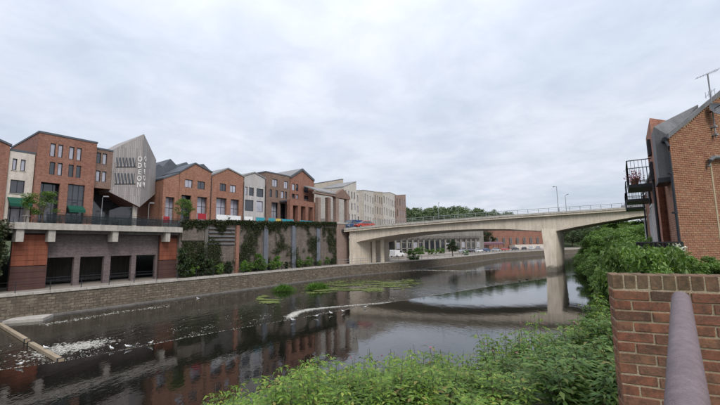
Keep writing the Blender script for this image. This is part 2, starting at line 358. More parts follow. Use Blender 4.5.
# ================================================================== THE SETTING
WALL_TOP = 2.25
left_line = [P(-70, 0, 0), P(-25, 0, 0), P(0, 0, 0), P(47, 0, 0), Vector((13.8, 87.5, 0)), Vector((24.2, 101, 0)), Vector((39, 121, 0)), Vector((56.2, 146, 0)), Vector((92, 180, 0)), Vector((150, 222, 0)), Vector((230, 262, 0))]
right_line = [Vector(q) for q in ((-95,-52,0),(-52,-22,0),(-22,0.5,0),(-9,6.2,0),(0,9.4,0),(6.2,13.2,0),(13.2,20.8,0),(19,28,0),(25,38,0),(31.5,49,0),(42,67.5,0),(47.5,77,0),(54.5,89,0),(63,103,0),(84,120,0),(118,146,0),(165,180,0),(240,225,0))]
LX = np.array([[p.x, p.y] for p in left_line]); RX = np.array([[p.x, p.y] for p in right_line])
def sdist(line, q):
    """signed distance of points q (N,2) to a polyline; positive on its left-hand side"""
    best = np.full(len(q), 1e9); sg = np.zeros(len(q))
    for a, b_ in zip(line[:-1], line[1:]):
        ab = b_-a; L2 = ab@ab; tt = np.clip(((q-a)@ab)/L2, 0, 1); c = a+tt[:, None]*ab; dd = np.hypot(*(q-c).T)
        cr_ = ab[0]*(q[:, 1]-a[1]) - ab[1]*(q[:, 0]-a[0]); up_ = dd < best-1e-6
        best = np.where(up_, dd, best); sg = np.where(up_, np.sign(cr_), sg)
    return best*sg
def bank_height(q):
    dl = sdist(LX, q); dr = -sdist(RX, q)
    h = np.full(len(q), -1.6)
    tt = np.clip((dl-.7)/1.2, 0, 1); h = np.where(dl > 0, -1.6+tt*3.4, h)
    far = np.clip((dl-14)/60, 0, 1); h += np.where(dl > 14, far*3.0, 0)
    e_ = np.clip((dr+1.0)/7.0, 0, 1); e_ = e_*e_*(3-2*e_); h = np.where(dr > -1.0, -.7+e_*5.05, h)
    hill = np.clip((q[:, 1]-235)/120, 0, 1)*np.clip((300-q[:, 0])/240, 0, 1)*24
    return h + hill*(dl > 0)
xs = np.concatenate([np.linspace(-900, -80, 14)[:-1], np.arange(-80, -24, 2.0), np.arange(-24, 36, .8), np.arange(36, 130, 2.5), np.linspace(130, 1200, 24)])
ys = np.concatenate([np.linspace(-300, -20, 8)[:-1], np.arange(-20, 50, .8), np.arange(50, 130, 2.0), np.arange(130, 400, 6), np.linspace(400, 2500, 16)])
gx, gy = np.meshgrid(xs, ys); q = np.stack([gx.ravel(), gy.ravel()], 1); hz = bank_height(q)
near = (np.hypot(q[:, 0]-5, q[:, 1]-12) < 60)
hz += np.where(near & (hz > -1.5), .12*np.array([mnoise.noise((a*.6, b_*.6, 0)) for a, b_ in q]), 0)
nx, ny = len(xs), len(ys)
fc = [(j*nx+i, j*nx+i+1, (j+1)*nx+i+1, (j+1)*nx+i) for j in range(ny-1) for i in range(nx-1)]
me = bpy.data.meshes.new('ground'); me.from_pydata([(a, b_, c_) for (a, b_), c_ in zip(q, hz)], [], fc); me.materials.append(MAT['soil'])
for p_ in me.polygons: p_.use_smooth = True
tag(link('ground', me), kind='structure')
def ground_z(x, y): return float(bank_height(np.array([[x, y]]))[0])

# water: an upper pool on the camera's side of the weir, a lower reach beyond it
weir_px = [(-60, 384), (0, 373.5), (60, 365), (100, 357.5), (150, 347.5), (215, 335), (290, 322), (360, 309), (430, 297.5), (500, 286), (575, 275.5)]
weir = [G(*p_) for p_ in weir_px]; weir = [Vector((-40, 4, 0)), Vector((-25, 13.2, 0))] + weir[1:] + [Vector((52, 78, 0))]
POOL = .16
WX = np.array([[p_.x, p_.y] for p_ in weir])
up_pts = [Vector((p_.x, p_.y, POOL)) for p_ in weir]
upper = MB()
ring = up_pts + [Vector((56, 74, POOL)), Vector((30, 30, POOL)), Vector((22, 10, POOL)), Vector((0, 2, POOL)), Vector((-60, -34, POOL))]
upper.add(ring, [tuple(range(len(ring)))])
gxs = np.concatenate([np.arange(-120, -40, 10), np.arange(-40, 60, 1.6), np.arange(60, 265, 12)]); gys = np.concatenate([np.arange(-60, 0, 10), np.arange(0, 100, 1.6), np.arange(100, 305, 12)])
ax_, ay_ = np.meshgrid(gxs, gys); wq = np.stack([ax_.ravel(), ay_.ravel()], 1); nwx = len(gxs)
ow = struct('river', MB().add([(x_, y_, 0) for x_, y_ in wq], [(j*nwx+i, j*nwx+i+1, (j+1)*nwx+i+1, (j+1)*nwx+i) for j in range(len(gys)-1) for i in range(nwx-1)]), 'river_water', True)
dw = sdist(WX, wq); rv = np.where(dw > 0, 4.5*np.exp(-(dw/9)**2), 3.2*np.exp(-(dw/1.2)**2))*np.clip((26-wq[:, 0])/26, .12, 1)+.3
a_ = ow.data.attributes.new('rough_water', 'FLOAT', 'POINT'); a_.data.foreach_set('value', rv.astype(np.float32))
ou = struct('river_pool', upper, 'river_water')
sl = MB()      # the weir's face, falling away from the camera
for i in range(len(up_pts)-1):
    a, b_ = up_pts[i], up_pts[i+1]; nrm = Vector((-(b_-a).y, (b_-a).x, 0)).normalized()
    sl.add([a, b_, b_+nrm*.9-Vector((0, 0, POOL+.05)), a+nrm*.9-Vector((0, 0, POOL+.05))], [(0, 1, 2, 3)])
# promenade and river wall on the far bank
lw = [(p_.x, p_.y) for p_ in left_line]
def offset_line(line, dist):
    o = []
    for i, p_ in enumerate(line):
        t_ = (line[min(i+1, len(line)-1)] - line[max(i-1, 0)]).normalized(); o.append(p_ + Vector((-t_.y, t_.x, 0))*dist)
    return o
def strip_solid(line, d0, d1, z0, z1, mb=None):
    mb = mb or MB(); a = offset_line(line, d0); b_ = offset_line(line, d1); n = len(line)
    vs = [];
    for i in range(n):
        for p_, z_ in ((a[i], z0), (b_[i], z0), (b_[i], z1), (a[i], z1)): vs.append((p_.x, p_.y, z_))
    fs = [(0, 1, 2, 3), tuple((n-1)*4+k for k in (3, 2, 1, 0))]
    for i in range(n-1):
        for k in range(4): fs.append((i*4+k, i*4+(k+1) % 4, (i+1)*4+(k+1) % 4, (i+1)*4+k))
    return mb.add(vs, fs)
rw = empty('river_wall', P(20, 0, -1), 'long stained stone river wall with a pale coping along the far bank', 'wall')
strip_solid(left_line, 0, .75, -1.7, WALL_TOP-.22).build('wall_face', 'stone_wall', rw)
strip_solid(left_line, -.75, -.004, -1.7, .14).build('footing', 'concrete_dark', rw)
# coping stones: single pieces along the stretch where they can be told apart
s_ = -8.0; i = 0
while s_ < 62:
    L = 1.15+.35*random.random()
    a = P(s_, -.09, WALL_TOP-.219) if s_ < 46.5 else None
    if a is None: break
    e1 = min(s_+L-.025, 47)
    MB().lbox(s_, e1, -.09+random.uniform(-.02, .02), .62, WALL_TOP-.219, WALL_TOP+random.uniform(-.015, .015)).build('coping_stone', 'concrete', rw)
    s_ += L
strip_solid(left_line[3:], -.08, .6, WALL_TOP-.219, WALL_TOP).build('coping', 'concrete', rw)
MB().lbox(-45, -8.02, -.08, .6, WALL_TOP-.219, WALL_TOP).build('coping', 'concrete', rw)
struct('promenade', strip_solid(left_line, .752, 9, 1.0, WALL_TOP-.1), 'paving')
struct('car_park', strip_solid(left_line[3:], 9.01, 70, 1.0, WALL_TOP+.35), 'paving')
# thin railing on the river wall
rl = empty('river_railing', P(10, .3, WALL_TOP), 'thin dark post and wire railing on the river wall', 'railing')
for s_ in np.arange(-4, 47, 2.4): MB().lbox(s_, s_+.05, .28, .33, WALL_TOP-.02, WALL_TOP+.95).build('post', 'metal_dark', rl)
for zz in (.5, .93): MB().lbox(-4, 46.6, .295, .315, WALL_TOP+zz-.012, WALL_TOP+zz+.012).build('rail', 'metal_dark', rl)
# ------------------------------------------------------------------ podium and terrace
DECK = 8.55
struct('terrace', MB().lbox(-30, 17.1, 3.6, 70, 8.0, DECK-.004).lbox(17.15, 60, 4.1, 70, 8.0, 9.25), 'paving')
pod = empty('podium', P(8, 4, 2.1), 'concrete podium slab over dark garage bays with rust coloured panels', 'building')
MB().lbox(.9, 17.0, 2.75, 3.58, 7.93, DECK+.02).build('slab_edge', 'concrete', pod)
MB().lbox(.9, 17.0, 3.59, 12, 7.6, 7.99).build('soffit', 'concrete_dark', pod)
for px in (20, 52, 115.5, 168):
    s0 = S(px, 234, 3.0)[0]
    MB().lbox(s0-.28, s0+.28, 2.95, 4.3, 6.75, 7.925).build('beam_end', 'concrete', pod)
BM = 4.5
zt = 5.15
bays = [(46.5, 73.5), (79.5, 103.5), (110, 131), (135.5, 155)]
edges = [(S(a, 270, BM)[0], S(b_, 270, BM)[0]) for a, b_ in bays]
W0 = S(45, 270, BM)[0]; W1 = S(157.5, 262, BM)[0]
wl_ = MB(); cuts = [W0] + [x for e_ in edges for x in e_] + [W1]
wl_.lbox(W0, W1, BM, BM+.5, zt, 7.59)
for a, b_ in zip(cuts[::2], cuts[1::2]):
    if b_-a > .03: wl_.lbox(a, b_, BM, BM+.5, 2.1, zt-.001)
wl_.build('bay_wall', 'block_mauve', pod)
for a, b_ in edges:
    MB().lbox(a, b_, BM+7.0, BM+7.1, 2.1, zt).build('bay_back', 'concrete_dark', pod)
    g_ = MB(); 
    for zz in (2.75, 3.1): g_.lbox(a, b_, BM+.2, BM+.24, zz, zz+.05)
    g_.build('bay_rail', 'metal_dark', pod)
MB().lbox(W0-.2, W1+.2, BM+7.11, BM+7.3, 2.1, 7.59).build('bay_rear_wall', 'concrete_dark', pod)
# panels either side: orange boards above brown boards, each board its own piece
def boards(s0, s1, m_, z0, z1, n, matn, nm):
    h = (z1-z0)/n
    for j in range(n): MB().lbox(s0, s1, m_, m_+.12, z0+j*h+.012, z0+(j+1)*h-.012).build(nm, matn, pod)
sL0 = S(11, 260, 3.9)[0]; sL1 = W0-.06
MB().lbox(sL0, sL1, 4.06, 4.5, 2.1, 7.59).build('panel_backing', 'brown_panel', pod)
boards(sL0, sL1, 3.92, 4.45, 7.45, 6, 'rust_panel', 'panel_board'); boards(sL0, sL1, 3.92, 2.12, 4.4, 4, 'brown_panel', 'panel_board')
sR0 = S(158.5, 262, 4.2)[0]; sR1 = S(176, 262, 4.2)[0]
MB().lbox(sR0, sR1, 4.16, 4.5, 2.1, 7.59).build('panel_backing', 'brown_panel', pod)
boards(sR0, sR1, 4.02, 4.45, 7.2, 5, 'rust_panel', 'panel_board'); boards(sR0, sR1, 4.02, 2.12, 4.4, 4, 'brown_panel', 'panel_board')
# glass balustrade on the podium edge
gb = empty('balustrade', P(9, 2.9, DECK), 'dark glass balustrade along the podium edge', 'balustrade')
g0, g1 = 3.2, 16.7
for s_ in np.arange(g0, g1+.01, 1.5):
    MB().lbox(s_-.025, s_+.025, 2.86, 2.92, DECK+.021, DECK+1.08).build('post', 'metal_dark', gb)
for s_ in np.arange(g0, g1-.5, 1.5):
    MB().lbox(s_+.04, s_+1.46, 2.88, 2.895, DECK+.1, DECK+.95).build('glass_pane', 'glass_clear', gb)
MB().lbox(g0-.03, g1+.03, 2.855, 2.925, DECK+1.081, DECK+1.12).build('handrail', 'metal_dark', gb)
# ------------------------------------------------------------------ retaining wall with ivy
RM = 3.5
r0, r1 = 17.05, S(336, 240, RM)[0]
rt = empty('retaining_wall', P(30, RM, 2.1), 'tall weathered retaining wall with pilasters and hanging ivy beside promenade', 'wall')
def rtop(s): return 9.25+(s-r0)/(r1-r0)*1.05
wm = MB(); wm.prism([P(r0, RM, 2.1), P(r1, RM, 2.1), P(r1, RM, rtop(r1)), P(r0, RM, rtop(r0))], -LN*.59); wm.build('wall_face', 'block_grey', rt)
cp = MB(); cp.prism([P(r0, RM-.12, rtop(r0)+.002), P(r1, RM-.12, rtop(r1)+.002), P(r1, RM-.12, rtop(r1)+.25), P(r0, RM-.12, rtop(r0)+.25)], -LN*.7); cp.build('coping', 'concrete', rt)
for px, w_, mt in ((205, .5, 'concrete_dark'), (236.5, .55, 'brick_red'), (265, .8, 'pilaster_blue'), (293, .9, 'pilaster_blue'), (317.5, .9, 'pilaster_blue')):
    s0 = S(px, 245, RM)[0]
    MB().lbox(s0-w_/2, s0+w_/2, RM-.3, RM-.002, 2.1, rtop(s0)-.35).build('pilaster', mt, rt)
sa, sb = S(208, 240, RM)[0], S(234, 240, RM)[0]
for j in range(5): MB().lbox(sa, sb, RM-.22, RM-.002, 6.35+j*.55, 6.55+j*.55).build('ledge', 'slate_mid', rt)
sa = S(181, 240, RM)[0]; sb = S(203, 240, RM)[0]
MB().lbox(sa, sb, RM-.25, RM-.002, 6.9, 9.0).build('block_panel', 'block_grey', rt)
# brick pillar at the end of the wall
pa, pb = S(336.5, 245, 3.2)[0], S(348.5, 245, 3.2)[0]
pl = empty('brick_pillar', P((pa+pb)/2, 4, 2.1), 'tall brick pillar between the ivy wall and the road bridge', 'pillar')
MB().lbox(pa, pb, 3.1, 6.5, 2.1, 10.4).build('shaft', 'brick_pink', pl)
MB().lbox(pa-.1, pb+.1, 3.0, 6.6, 10.402, 10.75).build('cap', 'concrete', pl)
# ivy: hanging fringe over the top and creepers up the face
def ivy(n, fn, name, label, size=(.16, .3), matn='leaf_ivy'):
    pos = np.array([fn() for _ in range(n)])
    d_ = rdirs(n, -.6, .7) + np.array([LN.x, LN.y, 0])*.7
    me = leafmesh(name, pos, d_, rng.uniform(*size, n), matn, .75, .1)
    return tag(link(name, me), label, 'ivy', kind='stuff')
def hang():
    s_ = random.uniform(r0, r1); L = .4+5.0*max(0, mnoise.noise((s_*.42, 3.1, 0))-.02)**1.0+.8*abs(mnoise.noise((s_*2.3, 1, 0)))
    q_ = random.random()**1.3; dz = L*q_
    return P(s_, RM-.18-random.random()*.22, rtop(s_)+.42-dz-(.1 if random.random() < .5 else -.05))
ivy(17000, hang, 'ivy', 'dark ivy hanging over the top of the retaining wall', (.1, .22))
def climb():
    while True:
        s_ = random.uniform(r0+.3, r1-.2); z_ = random.uniform(2.3, 9.6)
        v_ = mnoise.noise((s_*.33, z_*.3, 5.2)) + .45*mnoise.noise((s_*1.1, z_*.9, 2.0)) + (.38 if s_ < r0+6 and z_ < 6.8 else 0) - .0
        if v_ > -.1+.4*random.random(): return P(s_, RM-.05-random.random()*(.15+.4*max(0, v_)), z_)
ivy(28000, climb, 'ivy', 'patchy dark creeper climbing the face of the retaining wall', (.08, .19))
# ================================================================== BUILDINGS ON THE TERRACE
def prof_z(prof, s):
    for (a, za), (b_, zb) in zip(prof[:-1], prof[1:]):
        if a-1e-6 <= s <= b_+1e-6: return za+(zb-za)*(s-a)/(b_-a)
    return prof[-1][1]
def window(root, s0, s1, z0, z1, m_, n=1, sky_pale=None, fmat='frame_dark', fr=None, t_=.07, transom=False):
    w = MB()
    w.lbox(s0, s1, m_, m_+.1, z0, z0+t_, fr).lbox(s0, s1, m_, m_+.1, z1-t_, z1, fr)
    w.lbox(s0, s0+t_, m_, m_+.1, z0+t_, z1-t_, fr).lbox(s1-t_, s1, m_, m_+.1, z0+t_, z1-t_, fr)
    for k in range(1, n):
        c = s0+(s1-s0)*k/n; w.lbox(c-t_*.4, c+t_*.4, m_+.01, m_+.09, z0+t_, z1-t_, fr)
    if transom: w.lbox(s0+t_, s1-t_, m_+.012, m_+.088, z0+(z1-z0)*.62, z0+(z1-z0)*.62+t_*.8, fr)
    o = w.build('window', fmat, root)
    pm_ = 'glass_pale_sky' if (random.random() < .65 if sky_pale is None else sky_pale) else 'glass_dark'
    MB().lbox(s0+t_*.5, s1-t_*.5, m_+.04, m_+.06, z0+t_*.5, z1-t_*.5, fr).build('pane', pm_, o)
    return o
def block(name, label, m_, s0, s1, zb, prof, ops, wallm, roofm, depth=10, overhang=.12, fr=None, cat='building', sides=True, sill=None, roof_t=.22, verge=None):
    """front wall with real openings at landward offset m_, side and back walls, roof following the profile"""
    Q = fr or P
    root = empty(name, Q((s0+s1)/2, m_+depth/2, zb), label, cat)
    ze = min(z for _, z in prof); T = .35
    zs = sorted({zb, ze, *[o[2] for o in ops], *[o[3] for o in ops]}); ss = sorted({s0, s1, *[o[0] for o in ops], *[o[1] for o in ops]})
    w = MB()
    for za, zc in zip(zs[:-1], zs[1:]):
        run = None
        for a, b_ in zip(ss[:-1], ss[1:]):
            cs, cz = (a+b_)/2, (za+zc)/2
            hole = any(o[0] < cs < o[1] and o[2] < cz < o[3] for o in ops)
            if hole:
                if run is not None: w.lbox(run, a, m_, m_+T, za, zc, fr); run = None
            elif run is None: run = a
        if run is not None: w.lbox(run, s1, m_, m_+T, za, zc, fr)
    top = [Q(s, m_, z) for s, z in prof]
    if max(z for _, z in prof) > ze+.01:
        poly = [Q(s0, m_, ze), Q(s1, m_, ze)] + [Q(s, m_, z) for s, z in reversed(prof) if not (abs(z-ze) < .005 and (abs(s-s0) < .005 or abs(s-s1) < .005))]
        w.prism(poly, Q(0, T, 0)-Q(0, 0, 0))
    if sides:
        for sa in (s0, s1-T):
            zz = prof_z(prof, sa)-.02 if sa == s0 else prof_z(prof, s1)-.02
            w.lbox(sa, sa+T, m_+T, m_+depth-T, zb, zz, fr)
        w.lbox(s0, s1, m_+depth-T, m_+depth, zb, ze-.02, fr)
    w.build('wall', wallm, root)
    r = MB()
    for (a, za), (b_, zc) in zip(prof[:-1], prof[1:]):
        ea = overhang if a == s0 else 0; eb = overhang if b_ == s1 else 0
        sl_ = (zc-za)/(b_-a); A_, B_ = a-ea, b_+eb; zA, zB = za-sl_*ea, zc+sl_*eb
        r.prism([Q(A_, m_-overhang, zA+.003), Q(B_, m_-overhang, zB+.003), Q(B_, m_-overhang, zB+roof_t), Q(A_, m_-overhang, zA+roof_t)], Q(0, depth+overhang, 0)-Q(0, 0, 0))
    r.build('roof', roofm, root)
    if verge:
        v = MB()
        for (a, za), (b_, zc) in zip(prof[:-1], prof[1:]):
            v.prism([Q(a, m_-overhang-.06, za-.25), Q(b_, m_-overhang-.06, zc-.25), Q(b_, m_-overhang-.06, zc+roof_t+.02), Q(a, m_-overhang-.06, za+roof_t+.02)], Q(0, .055, 0)-Q(0, 0, 0))
        v.build('bargeboard', verge, root)
    for o in ops:
        kind = o[4]
        if kind[0] == 'w':
            n = int(kind[1:] or 1); window(root, o[0]+.003, o[1]-.003, o[2]+.003, o[3]-.003, m_+.12, n, None, 'frame_dark', fr)
            if sill: MB().lbox(o[0]-.06, o[1]+.06, m_-.06, m_-.004, o[2]-.08, o[2]-.004, fr).build('sill', sill, root)
        elif kind == 'shop':
            window(root, o[0]-.4, o[1]+.4, o[2]+.02, o[3]+.3, m_+.8, 3, random.random() < .45, 'frame_dark', fr, .08, True)
        elif kind == 'tall':
            window(root, o[0]+.003, o[1]-.003, o[2]+.003, o[3]-.003, m_+.2, 3, False, 'frame_dark', fr, .08, True)
    MB().lbox(s0+.4, s1-.4, m_+3.2, m_+3.3, zb, ze-.1, fr).build('inner_wall', 'concrete_dark', root)
    return root
def OP(px0, px1, py0, py1, m_, kind, ref=None):
    """opening from photo pixels on the facade plane at offset m_ (py measured at the middle)"""
    a = S(px0, (py0+py1)/2, m_)[0]; b_ = S(px1, (py0+py1)/2, m_)[0]; c = (px0+px1)/2
    return (a, b_, S(c, py1, m_)[1], S(c, py0, m_)[1], kind)
ZB = 8.57
# far left brick house (only its end shows) and cream house
s7 = S(7.5, 175, 8.8)[0]; s34 = S(33.5, 175, 8.8)[0]
block('brick_building', 'red brick building end with a low pitched roof left of the cream house', 8.6, s7-7, s7-.05, ZB, [(s7-7, 19.5), (s7-.05, 16.9)], [(s7-2.2, s7-1.2, 13.2, 14.6, 'w2'), (s7-2.4, s7-.9, 9.0, 11.6, 'shop')], 'brick_red', 'slate', 9)
zt_ = S(20, 152, 8.8)[1]
b = block('cream_building', 'narrow cream rendered house with a green awning between two brick buildings', 8.8, s7, s34, ZB, [(s7, zt_), (s34, zt_)],
      [OP(12.3, 17, 158.5, 170, 8.8, 'w1'), OP(20.5, 25.5, 159.5, 171, 8.8, 'w1'), OP(10, 24.5, 180, 193.5, 8.8, 'w2'), (s7+.3, s34-.3, ZB+.3, 11.0, 'shop')], 'render_cream', 'slate', 9, .05, sill='concrete')
aw = MB(); s0, s1 = s7+.15, s34-.15
aw.prism([P(s0, 7.4, 10.75), P(s0, 8.78, 11.5), P(s0, 8.78, 11.4), P(s0, 7.4, 10.45)], LD*(s1-s0)); aw.build('awning', 'awning_green', b)
# four storey brick building
m3 = 8.4
s0, s1 = S(35.5, 175, m3)[0], S(95, 175, m3)[0]; s2 = S(111.5, 175, m3+.5)[0]
z3 = 19.0-.15
ops = []
for px in ((50, 55.6), (58, 63), (69, 74.2), (76.6, 81.6)):
    dy_ = (px[0]-50)*.16
    ops.append(OP(px[0], px[1], 143.5+dy_, 156.5+dy_, m3, 'w1')); ops.append(OP(px[0]-.6, px[1]-.6, 162.5+dy_*.6, 175+dy_*.6, m3, 'w1'))
# align rows
def align(ops_, rows):
    out_ = []
    for o in ops_:
        zc = (o[2]+o[3])/2; r_ = min(rows, key=lambda r__: abs((r__[0]+r__[1])/2-zc)); out_.append((o[0], o[1], r_[0], r_[1], o[4]))
    return out_
rz = [np.mean([o[2] for o in ops[0::2]]), np.mean([o[3] for o in ops[0::2]]), np.mean([o[2] for o in ops[1::2]]), np.mean([o[3] for o in ops[1::2]])]
ops = align(ops, [(rz[0], rz[1]), (rz[2], rz[3])])
ops += [OP(39.5, 59, 182.5, 216, m3, 'shop'), OP(67, 84, 184.5, 216, m3, 'tall')]
ops[-2] = (*ops[-2][:2], ZB+.1, ops[-2][3], 'shop'); ops[-1] = (*ops[-1][:2], ZB+.1, ops[-1][3], 'tall')
bb = block('brick_building', 'four storey flat roofed red brick building with paired windows and green awnings', m3, s0, s1, ZB, [(s0, z3), (s1, z3)], ops, 'brick_red', 'slate', 11, .06)
a0, a1 = ops[-1][0]+.05, ops[-1][1]-.05
MB().prism([P(a0, m3-.9, 10.5), P(a0, m3-.01, 11.0), P(a0, m3-.01, 10.9), P(a0, m3-.9, 10.15)], LD*(a1-a0)).build('awning', 'awning_green', bb)
mo = m3+.5
ops = [OP(96.5, 101, 152.5, 163.5, mo, 'w1'), OP(102.5, 107, 153.5, 164.5, mo, 'w1'), OP(95.8, 100.3, 170.5, 181.5, mo, 'w1'), OP(101.8, 106.2, 171, 182, mo, 'w1')]
ops = align(ops, [(ops[0][2], ops[0][3]), (ops[2][2], ops[2][3])])
zlow = S(103, 188.5, mo)[1]
block('brick_wing', 'brown brick upper wing with four windows hanging beside the timber cinema prow', mo, s1+.02, s2, zlow, [(s1+.02, z3-.55), (s2, z3-.55)], ops, 'brick_brown', 'slate', 9, .05)
MB_ = MB().lbox(s1+.02, s2+4.5, mo+3.2, mo+3.6, ZB, zlow+3).build('shopfront_wall', 'glass_dark'); tag(MB_, 'dark recessed shopfront glazing under the brick wing and timber prow', 'shopfront')
# ------------------------------------------------------------------ timber clad cinema prow
def SP(px, py, m_):
    s_, z_ = S(px, py, m_); return P(s_, m_, z_)
tl, ap, tr_ = SP(112, 150, 9.0), SP(144, 134, 6.6), SP(156.3, 160, 9.6)
bl, bt, br_ = SP(109.5, 192, 9.0), SP(139.5, 207, 6.6), SP(155, 194, 9.6)
od = empty('cinema_building', P(14, 12, ZB), 'jutting prow of silver timber cladding with vertical white ODEON lettering', 'building')
back = -LN*8
nf0 = (ap-tl).cross(bl-tl).normalized(); bt = onplane(139.5, 207, tl, nf0)
nr0 = (tr_-ap).cross(bt-ap).normalized(); br_ = onplane(155, 194, ap, nr0)
MB().add([tl, ap, bt, bl, tr_, br_, tl+back, ap+back, bt+back+Vector((0,0,.6)), bl+back, tr_+back, br_+back],
   [(0, 3, 2, 1), (1, 2, 5, 4), (0, 1, 7, 6), (1, 4, 10, 7), (6, 7, 8, 9), (7, 10, 11, 8), (0, 6, 9, 3), (4, 5, 11, 10)]).build('clad_wall', 'timber_clad', od)
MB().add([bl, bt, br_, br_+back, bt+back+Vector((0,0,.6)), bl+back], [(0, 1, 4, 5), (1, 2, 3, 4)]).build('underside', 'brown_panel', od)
MB().tube([bt+Vector((0,0,.4))-LN*1.2, Vector((bt.x, bt.y, DECK))-LN*1.2], .28, 10).build('column', 'concrete', od)
nf = (ap-tl).cross(bl-tl).normalized(); nf = nf if nf.dot(CO-tl) > 0 else -nf
nr = (tr_-ap).cross(bt-ap).normalized(); nr = nr if nr.dot(CO-ap) > 0 else -nr
def facet(px4, p0, nn, out_=.03, thick=.12):
    pts = [onplane(x, y, p0, nn)+nn*out_ for x, y in px4]; return MB().prism(pts, -nn*thick)
for row, (ya, yb, x0, x1) in enumerate(((157.5, 166.5, 117, 136), (173, 183.5, 115.5, 135))):
    k = 0; x = x0
    while x < x1-1:
        w_ = .7+.4*((k*7) % 3)/2; t_ = .9 if k % 2 else -.9
        facet([(x+t_, ya+.1*(x-x0)*.2), (x+w_+t_*.3, ya+.1*(x-x0)*.2), (x+w_-t_, yb), (x-t_*.4, yb)], tl, nf, .025).build('window_pane', 'glass_dark', od)
        x += w_+.75; k += 1
    facet([(x0-1, yb+.25), (x1+.5, yb+.1), (x1+.5, yb+.75), (x0-1, yb+.9)], tl, nf, .05).build('window_ledge', 'metal_dark', od)
def letter(ch, p0, right, up, h, parent, nn):
    c = bpy.data.curves.new('letter', 'FONT'); c.body = ch; c.size = h*1.4; c.extrude = .03; c.align_x = 'CENTER'; c.align_y = 'CENTER'; c.offset = .025
    to = bpy.data.objects.new('tmp', c); col.objects.link(to); dg = bpy.context.evaluated_depsgraph_get()
    me = bpy.data.meshes.new_from_object(to.evaluated_get(dg)); bpy.data.objects.remove(to)
    me.transform(Matrix(((right.x*.72, up.x, nn.x, p0.x), (right.y*.72, up.y, nn.y, p0.y), (right.z*.72, up.z, nn.z, p0.z), (0, 0, 0, 1))))
    me.materials.clear(); me.materials.append(MAT['frame_white']); me.name = 'sign_letter'; return link('sign_letter', me, parent)
upf = (Vector((0, 0, 1)) - nf*nf.z).normalized(); rf = upf.cross(nf)
upr = (Vector((0, 0, 1)) - nr*nr.z).normalized(); rr = upr.cross(nr)
for k, ch in enumerate('ODEON'):
    y = 159.5+k*6.4
    letter(ch, onplane(140.2-k*.22, y, tl, nf)+nf*.06, rf, upf, .66, od, nf)
    letter(ch, onplane(145.0-k*.42, y-.2, ap, nr)+nr*.06, rr, upr, .66, od, nr)
# dark saw tooth roofs behind
mk_ = 13
def rp(px, py): 
    s_, z_ = S(px, py, mk_); return s_, z_
tooth = [(153, 168), (158.5, 164), (163, 166.5), (170.5, 158.8), (177.5, 166), (186.5, 162), (190, 166), (203.5, 163.8), (213, 173)]
pr = [rp(*q_) for q_ in tooth]; pr = [(a, z_) for a, z_ in pr]
rb = empty('dark_roofed_hall', P(18, mk_+6, ZB), 'dark blue slate sawtooth roofed hall behind the brick gables', 'building')
w = MB(); w.prism([P(pr[0][0], mk_, ZB), P(pr[-1][0], mk_, ZB)] + [P(a, mk_, z_) for a, z_ in reversed(pr)], -LN*14); w.build('slate_walls', 'slate', rb)
# ------------------------------------------------------------------ gabled row
MG = 8.0
def gable(name, label, px, apex, eL, eR, wins, shops, wm_, rm, m_=MG, depth=11, wkind='w2', **kw):
    s0, s1 = S(px[0], 190, m_)[0], S(px[1], 190, m_)[0]; sa, za = S(*apex, m_); zl = S(px[0], eL, m_)[1]; zr = S(px[1], eR, m_)[1]
    ops = [OP(*w_, m_, wkind) for w_ in wins]; 
    if ops:
        rows = kw.pop('rows', [len(ops)]); rws = []; i0 = 0
        for c_ in rows:
            g_ = ops[i0:i0+c_]; i0 += c_; rws.append((np.mean([o[2] for o in g_]), np.mean([o[3] for o in g_])))
        ops = align(ops, rws)
    else: kw.pop('rows', None)
    so = [OP(*w_, m_, 'shop') for w_ in shops]
    if so:
        zt1 = np.mean([o[3] for o in so]); so = [(o[0], o[1], ZB+.75, zt1, 'shop') for o in so]
    return block(name, label, m_, s0, s1, ZB+.7, [(s0, zl), (sa, za), (s1, zr)], ops+so, wm_, rm, depth, **kw), s0, s1
# gable A has a lower wing on its left
gA, a0, a1 = gable('brick_gable_building', 'orange brick gabled building with two window pairs behind a round terrace tree', (179.5, 211), (195.2, 164), 172, 172.5, [(185, 192.5, 180, 188), (197.4, 205, 181, 189)], [(181, 191, 196, 220), (197, 207, 196, 220)], 'brick_orange', 'slate')
sW = S(163.5, 190, MG)[0]; zl = S(163, 178.5, MG)[1]
wA = block('brick_wing', 'low orange brick wing with a sloping slate roof between timber prow and gable', MG+.1, sW, a0-.03, ZB+.02, [(sW, zl), (a0-.03, zl+1.1)], [(sW+.4, a0-.6, ZB+.05, S(171, 197, MG)[1], 'shop')], 'brick_orange', 'slate', 10, .08)
gB, b0, b1 = gable('brick_gable_building', 'orange brick gabled building next to the white timber gable', (211.6, 243.4), (228, 169), 175.5, 177, [(219.8, 226, 184, 191.5), (230, 236, 184.8, 192.3)], [(216, 226.5, 198.5, 220), (230.5, 239, 198.8, 220)], 'brick_orange', 'slate_pale', m_=MG+.05)
gC, c0, c1 = gable('timber_gable_building', 'white timber boarded gable building with dark windows between brick neighbours', (244, 265), (254.5, 173), 176, 179, [(245, 247.5, 187, 195.5), (249, 254, 187, 195.5), (256.5, 263.5, 189, 197), (244.8, 253.5, 200, 211), (256.5, 263, 201, 212)], [], 'timber_white', 'slate_pale', m_=MG+.15, wkind='w1', rows=[3, 2])
for q_, rt_ in ((a1, gA), (b1, gB), (c1, gC)):
    MB().tube([P(q_-.02, MG-.08, ZB+.75), P(q_-.02, MG-.08, 17.0)], .06, 6).build('downpipe', 'metal_dark', rt_)
